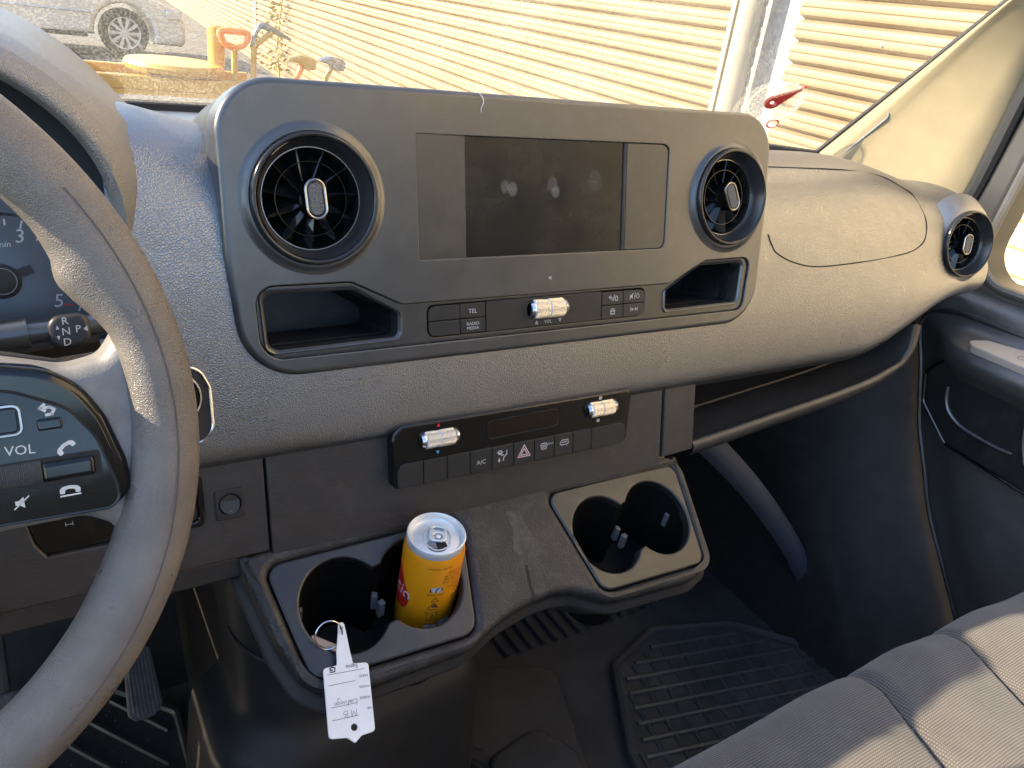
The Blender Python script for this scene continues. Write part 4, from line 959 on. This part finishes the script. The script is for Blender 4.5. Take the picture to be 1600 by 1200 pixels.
m.ribbon(W2.sub(.1405, -.0268, n_), [[(-.004, 0), (.004, 0)]], .0008)
m.ribbon(W2.sub(.1365, .0135, n_), [[(-.0030, .0018), (.0008, .0018), (.0026, .0006), (.0014, -.0014), (-.0008, -.0016)], [(-.0030, .0018), (-.0012, .0032)], [(-.0030, .0018), (-.0012, .0004)]], .0013)
m.poly(W2.sub(.1210, -.0262, n_), mm([(-2.5, -1), (-1, -1), (1, -2.6), (1, 2.6), (-1, 1), (-2.5, 1)]))
m.ribbon(W2.sub(.1210, -.0262, n_), [[(-.003, -.0025), (.003, .0025)]], .0006)
m.build('lettering', 'white', sw, smooth=0)
MB().extr(W.sub(.126, .027, -.03, radians(-16)), rect(-.016, .022, -.005, .006, .005), -.003, .003, bev=.002, back=True).build('shift_paddle', 'dark', sw)

# gear selector stalk on the steering column
gs = thing('gear_selector', 'black gear selector stalk with R N D P knob behind the wheel', 'gear selector', (-.40, -.09, 1.45))
a0, a1 = Vector((-.46, -.090, 1.4475)), Vector((-.352, -.090, 1.4545))
MB().tube([a0, a0.lerp(a1, .5), a1], .0062, 16).build('stalk', 'satin', gs)
MB().tube([a0+Vector((-.02, 0, -.003)), a0.lerp(a1, .50)], .0085, 16).build('stalk_sleeve', 'satin', gs)
G_ = Fr((-.3865, -.0975, 1.4535), (a1-a0), (0, .35, .94))
MB().extr(G_, rect(-.0105, .0105, -.0095, .0095, .0065, 8), -.014, .001, bev=.003, seg=4).build('knob', 'button', gs, smooth=40)
for t_, u_, v_, z_ in (('R', -.0018, .0058, .0058), ('N', -.0018, 0, .0058), ('D', -.0018, -.0058, .0058), ('P', .0042, .0006, .0056)): MB().text(G_, t_, u_, v_, z_, .0013).build('letter', 'white', gs, smooth=0)
for pts in ([(-.0066, .0018), (-.0050, .0018), (-.0058, .0042)], [(-.0066, -.0018), (-.0050, -.0018), (-.0058, -.0042)], [(.0088, .0020), (.0088, -.0012), (.0068, .0004)]): MB().poly(G_, pts, .0013).build('arrow_mark', 'white', gs, smooth=0)
MB().tube([(-.47, -.06, 1.425), (-.37, -.06, 1.434)], .010, 12).build('shroud_edge', 'dark', gs)

# ================================================================== DRINK CAN
CT = Vector((-.1327, -.0883, 1.2394)); CA = Vector((-.0267, -.1321, 1)).normalized()
tocam = (CAM-CT); tocam = (tocam-CA*tocam.dot(CA)).normalized()
K = Fr(CT, CA.cross(tocam)*1, tocam*-1, CA)       # u to the right seen from the camera, v away
K = Fr(CT, tocam.cross(CA)*-1, -tocam, CA)
can = thing('drink_can', 'open yellow drink can standing in the left cup holder', 'can', CT-CA*.132)
r0 = .0265
MB().lathe(K, [(.0245, -.0075), (.0250, -.009), (r0, -.0145), (r0, -.126), (.0235, -.1325), (.0215, -.133), (0, -.128)], 64).build('can_body', 'can', can, smooth=50)
lidp = [(.0247, -.0085), (.0252, -.0050), (.0255, -.0016), (.0250, -.0002), (.0243, 0), (.0236, -.0008), (.0229, -.0040), (.0222, -.0062), (.0214, -.0066), (.0206, -.0056), (.0196, -.0052), (0, -.0050)]
ld = MB().lathe(K, lidp, 64).build('can_lid', 'canmetal', can, smooth=50)
kl = K.sub(.0015, -.0005, -.0048, radians(4))
ap = [(.0086*cos(t), -.0094+.0072*sin(t)) for t in [2*pi*k/32 for k in range(32)]]
MB().poly(kl, ap, .0001).build('can_opening', 'canhole', ld, smooth=0)
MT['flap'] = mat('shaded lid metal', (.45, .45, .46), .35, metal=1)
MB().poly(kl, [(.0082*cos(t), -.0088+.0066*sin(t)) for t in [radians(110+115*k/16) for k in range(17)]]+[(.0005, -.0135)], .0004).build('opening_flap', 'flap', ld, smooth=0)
bz_ = [kl(x, y, .0004) for x, y in rpoly(mm([(-11, 4), (-11, -9), (0, -17.5), (11, -9), (11, 4), (6, 13), (-6, 13)]), .008, 6)]
MB().tube(bz_, .0007, 6, closed=True).build('lid_bead', 'canmetal', ld)
tabo = rpoly(mm([(-7.2, 12.5), (7.2, 12.5), (7.6, -3), (5, -6.5), (-5, -6.5), (-7.6, -3)]), [.005, .005, .004, .005, .005, .004], 6)
MB().extr(kl, tabo, .0010, .0028, holes=[rect(-.0046, .0046, .0052, .0102, .0022), circ(0, -.0008, .0040, 20)], bev=.0006).build('pull_tab', 'canmetal', ld, smooth=40)
MB().lathe(kl.sub(0, -.0012), [(.0026, .0005), (.0024, .0030), (.0012, .0034), (0, .0034)], 20).build('tab_rivet', 'canmetal', ld)
def wrap(h0, a0_=0, rr=r0+.00012):
    return lambda x, y: K(rr*sin(a0_+x/r0), -rr*cos(a0_+x/r0), h0+y)
def wpoly(pts, h0, a0_, rr=r0+.0001, step=.0015):
    m = MB(); tri_src = [Vector((x, y, 0)) for x, y in pts]
    bm = bmesh.new(); vv = [bm.verts.new(p) for p in tri_src]; f = bm.faces.new(vv)
    xs_ = [p.x for p in tri_src]; x = min(xs_)+step
    while x < max(xs_):
        geom = bm.verts[:]+bm.edges[:]+bm.faces[:]; bmesh.ops.bisect_plane(bm, geom=geom, plane_co=(x, 0, 0), plane_no=(1, 0, 0)); x += step
    bm.verts.index_update(); wf = wrap(h0, a0_, rr)
    m.add([wf(v.co.x, v.co.y) for v in bm.verts], [tuple(v.index for v in f.verts) for f in bm.faces]); bm.free(); return m
# red drop with white script
drop = rpoly(mm([(-15, -16), (-4, -20), (8, -17), (12, -8), (9, 4), (2, 16), (-3, 24), (-12, 26), (-24, 18), (-24, -8)]), .006, 6)
wpoly(drop, -.058, radians(-58)).build('red_emblem', 'canred', can, smooth=0)
m = MB(); m.text(K, 'Cocio', 0, 0, .0205, shear=.25, sx=.86, wrap=lambda x, y: wrap(-.055-.10*x, radians(-78), r0+.0003)(x, y)); m.build('emblem_lettering', 'white', can, smooth=0)
m = MB(); m.ribbon(K, [], .001)
dash_ = wpoly(mm([(0, 0), (3, 2), (7, 1.2), (6, -1.2), (2, -1.5)]), -.0625, radians(-46), r0+.0003); dash_.build('emblem_swoosh', 'ink', can, smooth=0)
m = MB(); wf = lambda h, a: wrap(h, radians(a), r0+.0002)
for k, t_ in enumerate(('Shake me well', 'for a smooth taste', 'that has been loved', 'Since 1951 with only', 'natural', '3 ingredients')):
    m.text(K, t_, 0, 0, .0033, wrap=wf(-.0225-.0036*k, 56))
m.build('brown_lettering', 'inkbrown', can, smooth=0)
m = MB()
m.text(K, '· CONSERVE · MIN. 250 ·', 0, 0, .0022, wrap=wf(-.0165, 18)); m.text(K, 'SHAKE WELL!', 0, 0, .0026, wrap=wf(-.0475, 18)); m.text(K, 'Plastikfri', 0, 0, .0026, wrap=wf(-.0660, 17)); m.text(K, '2', 0, 0, .0075, wrap=wf(-.0745, 17)); m.text(K, 'PANT A', 0, 0, .0018, wrap=wf(-.0795, 17)); m.text(K, 'DK / NORDIC', 0, 0, .0022, wrap=wf(-.0695, 17)); m.text(K, '20 GB DE', 0, 0, .0022, wrap=wf(-.0845, 17)); m.text(K, '21', 0, 0, .006, wrap=wf(-.074, -42)); m.text(K, '(c)', 0, 0, .007, wrap=wf(-.045, 62)); m.text(K, '(e)', 0, 0, .007, wrap=wf(-.055, 60)); m.text(K, 'ml', 0, 0, .005, wrap=wf(-.066, 60))
def wrib(m, lines, wd, h, a):
    f_ = wrap(h, radians(a), r0+.0002)
    for ln in lines:
        for i in range(len(ln)-1):
            A, B = Vector(ln[i]), Vector(ln[i+1]); d = (B-A).normalized(); q = Vector((-d.y, d.x))*wd/2
            m.add([f_(*(A-q)), f_(*(B-q)), f_(*(B+q)), f_(*(A+q))], [(0, 1, 2, 3)])
T3 = lambda s_: [[(-s_, -s_*.75), (s_, -s_*.75), (0, s_*.8), (-s_, -s_*.75)]]
wrib(m, T3(.0033), .0005, -.0535, 18); wrib(m, T3(.0044), .0006, -.0605, 17); wrib(m, T3(.0020), .0012, -.0612, 18)
wrib(m, [[(-.0042, -.0045), (.0042, -.0045), (.0042, .0045), (-.0042, .0045), (-.0042, -.0045)]], .0005, -.0750, 17)
wrib(m, [[(-.0005, -.0030), (.0000, .0010), (.0026, .0030)], [(.0046, -.001), (.0046, .003)], [(-.0050, -.003), (-.0052, .001)]], .0012, -.0415, 18)
m.build('black_lettering', 'ink', can, smooth=0)
m = wpoly([(.0028*cos(2*pi*k/16)-.0025, .0028*sin(2*pi*k/16)) for k in range(16)], -.0410, radians(18), r0+.00015); m.build('shake_symbol', 'white', can, smooth=0)
m = wpoly(rect(-.003, .004, -.0032, .0032), -.0415, radians(20), r0+.00012); m.build('shake_panel', 'white', can, smooth=0)
m = MB(); random.seed(5)
m2 = wpoly(rect(-.006, .006, -.006, .006, .001), -.088, radians(46), r0+.0001); m2.build('barcode_panel', 'white', can, smooth=0)
wpoly(rect(-.0055, .0055, -.004, .004, .002), -.0895, radians(17), r0+.0001).build('deposit_mark', 'white', can, smooth=0)

# ================================================================== KEY TAG
kt = thing('key_tag', 'white plastic key tag with ring and handwriting, over the left cup holder', 'key tag', T(-.23, -.12, .005))
Q = T.sub(-.2335, -.127, .0042, radians(-10))
to = rpoly(mm([(-17.5, -26), (-4, -27), (1.5, -31.5), (7, -27), (17.5, -25.5), (18, 25), (6, 25.5), (4.5, 36), (3, 50), (2, 58), (-2.6, 58), (-3.4, 50), (-6, 36), (-6.5, 25.5), (-17.5, 24.5)]), [.003, .003, .001, .003, .003, .003, .002, .003, .003, .003, .003, .003, .003, .002, .003], 5)
tg = MB().extr(Q, to, -.0009, .0009, holes=[circ(.002, -.0205, .0026, 20), circ(-.0004, .0535, .0013, 12)], bev=.0004, back=True).build('tag_plate', 'tag', kt, smooth=40)
m = MB()
for v_ in (-.0125, -.0035, .0125, .0205): m.ribbon(Q, [[(-.0140 if v_ < .01 else -.0145, v_-.0012), (.0060 if v_ < .015 else .0140, v_+.0012*0)]], .00035, .0011)
for t_, v_ in (('FARVE', .0145), ('MODEL', .0065), ('MÆRKE', -.0015), ('NR.', -.0095)): m.text(Q, t_, .0165, v_+.001, .0024, .0011, rot=pi, align='LEFT', shear=.1)
m.build('form_print', 'ink', kt, smooth=0)
m = MB(); m.text(Q, 'Sigma', .0095, .0225+.001, .0042, .0011, rot=pi, align='LEFT'); c_ = Q.sub(-.0105, .0225, .0011, pi+.1); m.ribbon(c_, [[(.0018, .0014), (-.0014, .0016), (-.0022, -.001), (-.0004, -.002), (.0016, -.0016), (.0018, .0), (.0, .0)]], .0009); m.build('logo_print', 'ink', kt, smooth=0)
m = MB()
hw = Q.sub(.0055, -.0018, .0011, pi+.03)
m.ribbon(hw, mm_list := [[(0, .003), (-.0004, -.001), (.0016, -.001)], [(.0040, .0008), (.0026, .0006), (.0024, -.0008), (.0038, -.0008), (.0042, .0008), (.0044, -.001)], [(.0066, .003), (.0062, -.001), (.0050, -.0008), (.0050, .0006), (.0062, .0006)], [(.0076, .0008), (.0084, -.001), (.0094, .0010)], [(.0106, .0008), (.0100, -.0006), (.0110, -.001), (.0116, .0004), (.0106, .0008)], [(.0140, .0008), (.0126, .0006), (.0128, -.0008), (.0140, -.0004), (.0142, .0008), (.0138, -.0034), (.0122, -.0034)], [(.0152, .0008), (.0150, -.001), (.0156, .0008), (.0166, .0006), (.0166, -.001)]], .00038)
hw = Q.sub(.0020, -.0102, .0011, pi+.05)
m.ribbon(hw, [[(-.003, -.002), (-.002, .003), (-.0006, -.001), (.0012, .003), (.0012, -.002)], [(.0040, -.002), (.0044, .003), (.0066, .0022), (.0050, .0006), (.0074, -.0004), (.0060, -.0022), (.0040, -.002)]], .00038)
m.build('handwriting', 'inkgrey', kt, smooth=0)
rc_ = Q(-.0108, .049, .001); qr = Fr(rc_, Q.u, Q.v*.8+Q.n*.6)
MB().tube([qr(.0105*cos(a), .0115*sin(a)) for a in [2*pi*k/40 for k in range(40)]], .0007, 8, closed=True).build('key_ring', 'chrome', kt)
ky = Fr(T(-.243, -.075, -.012), (.75, -.6, -.25), (.5, .75, .1))
MT['fob'] = mat('copper toned key steel', (.55, .42, .36), .3, metal=1)  # even copper tone over the whole blade
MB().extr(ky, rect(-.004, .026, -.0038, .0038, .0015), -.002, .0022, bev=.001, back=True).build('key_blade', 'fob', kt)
MB().extr(ky, rect(-.008, .03, -.0055, .0055, .002), -.007, -.0022, bev=.001, back=True).build('key_fob', 'button', kt)

# lint on the panel
tag(MB().tube(spline([P(-.0777, .0846, .0006), P(-.0735, .081, .0010), P(-.0722, .0765, .0008), P(-.0745, .072, .0012), P(-.0740, .069, .0004)], 24), .00028, 5).build('lint_thread', 'hair'), 'short white lint thread on the upper edge of the central panel', 'lint')

# ================================================================== SEAT, FLOOR MATS, PEDALS, FOOTWELL
se = thing('seat_bench', 'grey cloth passenger seat cushion in the lower right corner', 'seat', (.35, -.55, .75))
def seam1(y): return .279-.0*(y)-.33*max(0, -.30-y)
def seam2(y): return .436-.37*max(0, -.30-y)-.0*y
def seath(x, y):
    z = 1.078
    z += .010*sst(.0, .18, x)*sst(.62, .45, x)*.6
    d1 = x-seam1(y); d2 = x-seam2(y)
    z -= .009*math.exp(-(d1/.007)**2)+.008*math.exp(-(d2/.007)**2)
    z += .010*math.exp(-((d1-.075)/.05)**2)
    z += .007*math.exp(-((d1+.06)/.06)**2)+.009*math.exp(-((d2-.08)/.06)**2)
    return z
rows = []
for i in range(61):
    y = -.82+.52*i/60; rows.append([(x, y, seath(x, y)) for x in [-.02+.88*j/150 for j in range(151)]])
for k in range(1, 13):
    a = pi/2*k/12; rows.append([(x, -.300+.045*sin(a), seath(x, -.30)-.045*(1-cos(a))) for x in [-.02+.88*j/150 for j in range(151)]])
rows.append([(x, -.268, .78) for x in [-.02+.88*j/150 for j in range(151)]])
MB().grid(rows).build('cushion', 'fabric', se, smooth=80)
for sm in (seam1, seam2):
    MB().tube([(sm(y), y, seath(sm(y), y)+.0004) for y in [-.80+.52*k/40 for k in range(40)]], .0012, 6).build('seam', 'thread', se)
MB().add([(-.02, -.82, .78), (-.02, -.82, 1.07), (-.02, -.30, 1.07), (-.02, -.268, .78)], [(0, 1, 2, 3)]).build('cushion_side', 'fabric', se, smooth=0)
box3(.02, .84, -.82, -.32, FZ, .79).build('seat_box', 'dark', se)

# driver mat with diagonal ribs
dm = thing('driver_mat', 'ribbed black rubber mat under the pedals, lower left', 'floor mat', (-.5, .2, FZ), 'rubber floor mats')
Fm = Fr((0, 0, FZ+.006), (1, 0, 0), (0, 1, 0))
dmo = [(-.86, -.1), (-.40, -.1), (-.285, .12), (-.285, .36), (-.36, .44), (-.86, .50)]
MB().extr(Fm, rpoly(dmo, .02, 4), -.005, .004, bev=.003).build('mat_sheet', 'mat', dm)
MB().tube([Fm(x, y, .006) for x, y in rpoly(dmo, .02, 4)], .006, 6, closed=True).build('mat_edge', 'mat', dm)
for k in range(9):
    x0 = -.70+k*.052; a = Vector((x0, .45)); b = Vector((x0+.26, .45-.26*1.35))
    pts = [a.lerp(b, t/12) for t in range(13)]; pts = [p for p in pts if p.x < -.292 and p.y < .44 and p.y > -.06 and not (p.x > -.36 and p.y > .36)]
    if len(pts) > 1: MB().tube([Fm(p.x, p.y, .004) for p in pts], .0042, 6).build('rib', 'mat', dm)
m = MB(); random.seed(11)
for k in range(420):
    x, y = random.uniform(-.62, -.27), random.uniform(.02, .42); s_ = random.uniform(.0005, .0016)*(1.6 if random.random() < .06 else 1); c = Fm(x, y, .005)
    m.add([c+Vector(d)*s_ for d in ((1, 0, 0), (-.5, .8, 0), (-.5, -.8, 0), (0, 0, 1.2))], [(0, 1, 3), (1, 2, 3), (2, 0, 3)])
MT['grit'] = mat('sand grit', (.40, .33, .26), .9)
o = m.build('grit', 'grit', dm, smooth=0, weld=False); o['kind'] = 'stuff'

pm = thing('passenger_mat', 'black waffle patterned rubber mat in the passenger footwell', 'floor mat', (.55, .05, FZ), 'rubber floor mats')
pmo = [(.25, -.25), (.79, -.25), (.79, .03), (.68, .15), (.52, .20), (.40, .16), (.31, .0)]
MB().extr(Fm, rpoly(pmo, .03, 5), -.005, .004, bev=.003).build('mat_sheet', 'mat', pm)
MB().tube([Fm(x, y, .006) for x, y in rpoly(pmo, .03, 5)], .008, 8, closed=True).build('mat_edge', 'mat', pm)
def inside(x, y, poly):
    c = False
    for i in range(len(poly)):
        (a, b), (d, e) = poly[i-1], poly[i]
        if (b > y) != (e > y) and x < (d-a)*(y-b)/(e-b)+a: c = not c
    return c
inn = offs(pmo, .5, -.05, .93, .91)
rot = radians(-12)
for ax_ in (0, 1):
    for k in range(-12, 14):
        pts = []
        for t in range(-60, 61):
            s_ = t*.008; x, y = (k*.036, s_) if ax_ == 0 else (s_, k*.030)
            X_, Y_ = .5+x*cos(rot)-y*sin(rot), -.05+x*sin(rot)+y*cos(rot)
            if inside(X_, Y_, inn): pts.append(Fm(X_, Y_, .0035+.0002*ax_))
        if len(pts) > 2: MB().tube([pts[0], pts[-1]], .0052+.0006*ax_, 8).build('rib', 'mat', pm)
m = MB()
for k in range(260):
    x, y = random.uniform(.3, .78), random.uniform(-.2, .18); s_ = random.uniform(.0006, .0018); c = Fm(x, y, .006)
    m.add([c+Vector(d)*s_ for d in ((1, 0, 0), (-.5, .8, 0), (-.5, -.8, 0), (0, 0, 1.2))], [(0, 1, 3), (1, 2, 3), (2, 0, 3)])
o = m.build('grit', 'grit', pm, smooth=0, weld=False); o['kind'] = 'stuff'
# raised middle mat pocket between the column and the passenger mat
cm = thing('center_mat', 'black rubber centre mat with raised pocket below the cup holder tray', 'floor mat', (.12, .05, FZ), 'rubber floor mats')
MB().extr(Fm, rpoly([(-.02, -.3), (.16, -.3), (.235, .02), (.30, .20), (.05, .30), (-.02, .22)], .04, 6), -.005, .012, bev=.008, seg=4).build('mat_sheet', 'mat', cm, smooth=50)
MB().extr(Fm, rpoly([(.07, -.12), (.20, -.12), (.225, .03), (.19, .10), (.09, .08)], .03, 6), 0, .026, bev=.010, seg=5).build('pocket', 'mat', cm, smooth=50)
for k in range(4): MB().tube([Fm(-.0+k*.02, .20-k*.03, .013), Fm(.10+k*.012, .10-k*.05, .013)], .003, 6).build('rib', 'mat', cm)

# pedals
ap_ = thing('accelerator_pedal', 'ribbed accelerator pedal, right of the steering wheel rim', 'pedal', (-.31, .40, FZ))
Pd = Fr((-.330, .335, .735), (1, -.04, 0), (-.02, .45, .89))
MB().extr(Pd, rpoly(mm([(-17, 52), (17, 50), (22, -36), (10, -50), (-16, -52), (-24, -42)]), [.004, .004, .012, .008, .006, .006], 4), -.012, 0, bev=.003).build('pad', 'pedal', ap_, smooth=30)
for k in range(7):
    x = -15.5+k*5.2; MB().tube([Pd(x*.85/1000, .047, .0006), Pd(x/1000, -.044-(0.0 if k > 0 else -.006), .0006)], .0017, 6).build('rib', 'pedal', ap_)
MB().tube([Pd(0, .04, -.012), Pd(0, .09, -.02), (-.32, .45, .95)], .010, 8).build('arm', 'dark', ap_)
bp = thing('brake_pedal', 'brake pedal with pyramid studded rubber pad, far left bottom', 'pedal', (-.47, .30, FZ+.1))
Bd = Fr((-.475, .235, .835), (1, 0, 0), (0, .55, .84))
MB().extr(Bd, rect(-.05, .042, -.034, .034, .008), -.012, 0, bev=.003).build('pad', 'pedal', bp, smooth=30)
for i in range(8):
    for j in range(6):
        c = Bd(-.044+i*.0115, -.028+j*.0112, 0); h = .005
        MB().add([c+Bd.u*a*h+Bd.v*b*h for a, b in ((-1, -1), (1, -1), (1, 1), (-1, 1))]+[c+Bd.n*.004], [(0, 1, 4), (1, 2, 4), (2, 3, 4), (3, 0, 4)]).build('stud', 'pedal', bp, smooth=0)
MT['pedalarm'] = mat('bare pedal arm', (.22, .20, .18), .4, metal=.4)
MB().tube([Bd(-.005, .03, -.012), Bd(-.005, .12, -.03), (-.475, .42, 1.1)], .007, 8).build('arm', 'pedalarm', bp)

# footwell side on the passenger side
fw = thing('kick_panel', 'dark kick panel between the passenger footwell and the door', 'trim panel', (.8, .2, FZ))
rows = []
for z in [FZ+k*.09 for k in range(9)]:
    rows.append([Vector(p) for p in spline([(.885, yfront(max(z, .66))+.004, z), (.866, yfront(max(z, .66))+.012, z), (.835, yfront(max(z, .66))+.045, z), (.795, yfront(max(z, .66))+.10, z), (.77, yfront(max(z, .66))+.17, z), (.76, yfront(max(z, .66))+.26, z), (.77, .5, z)], 30)])
MB().grid(rows).build('panel', 'kick', fw, smooth=70)
sd = thing('footwell_duct', 'blue grey plastic duct strip in the passenger footwell', 'duct', (.66, .18, .80))
def strip3(a, b, wv, th):
    a, b = Vector(a), Vector(b); d = (b-a); L = d.length; q = Fr(a, d, wv); return MB().extr(q, rect(0, L, -.03, .03, .004), -th, 0, bev=.003)
pts = [(.37, .12, 1.15), (.437, .10, 1.096), (.55, .10, 1.00), (.66, .10, .894), (.745, .095, .80), (.82, .09, .71), (.88, .085, .63)]
m = MB(); rows = []
for k, p in enumerate(spline(pts, 30)):
    p = Vector(p); rows.append([p+Vector((.015*c, .0, .013*c))+Vector((0, -.012*(1-c*c), 0)) for c in (-1, -.9, -.6, 0, .6, .9, 1)])
MT['duct'] = mat('blue grey duct plastic', (.125, .130, .155), .42)
MB().grid(rows[:20]).build('upper_strip', 'duct', sd, smooth=60)
MB().grid([[p+Vector((0, .006, 0)) for p in r_] for r_ in rows[19:]]).build('lower_strip', 'duct', sd, smooth=60)
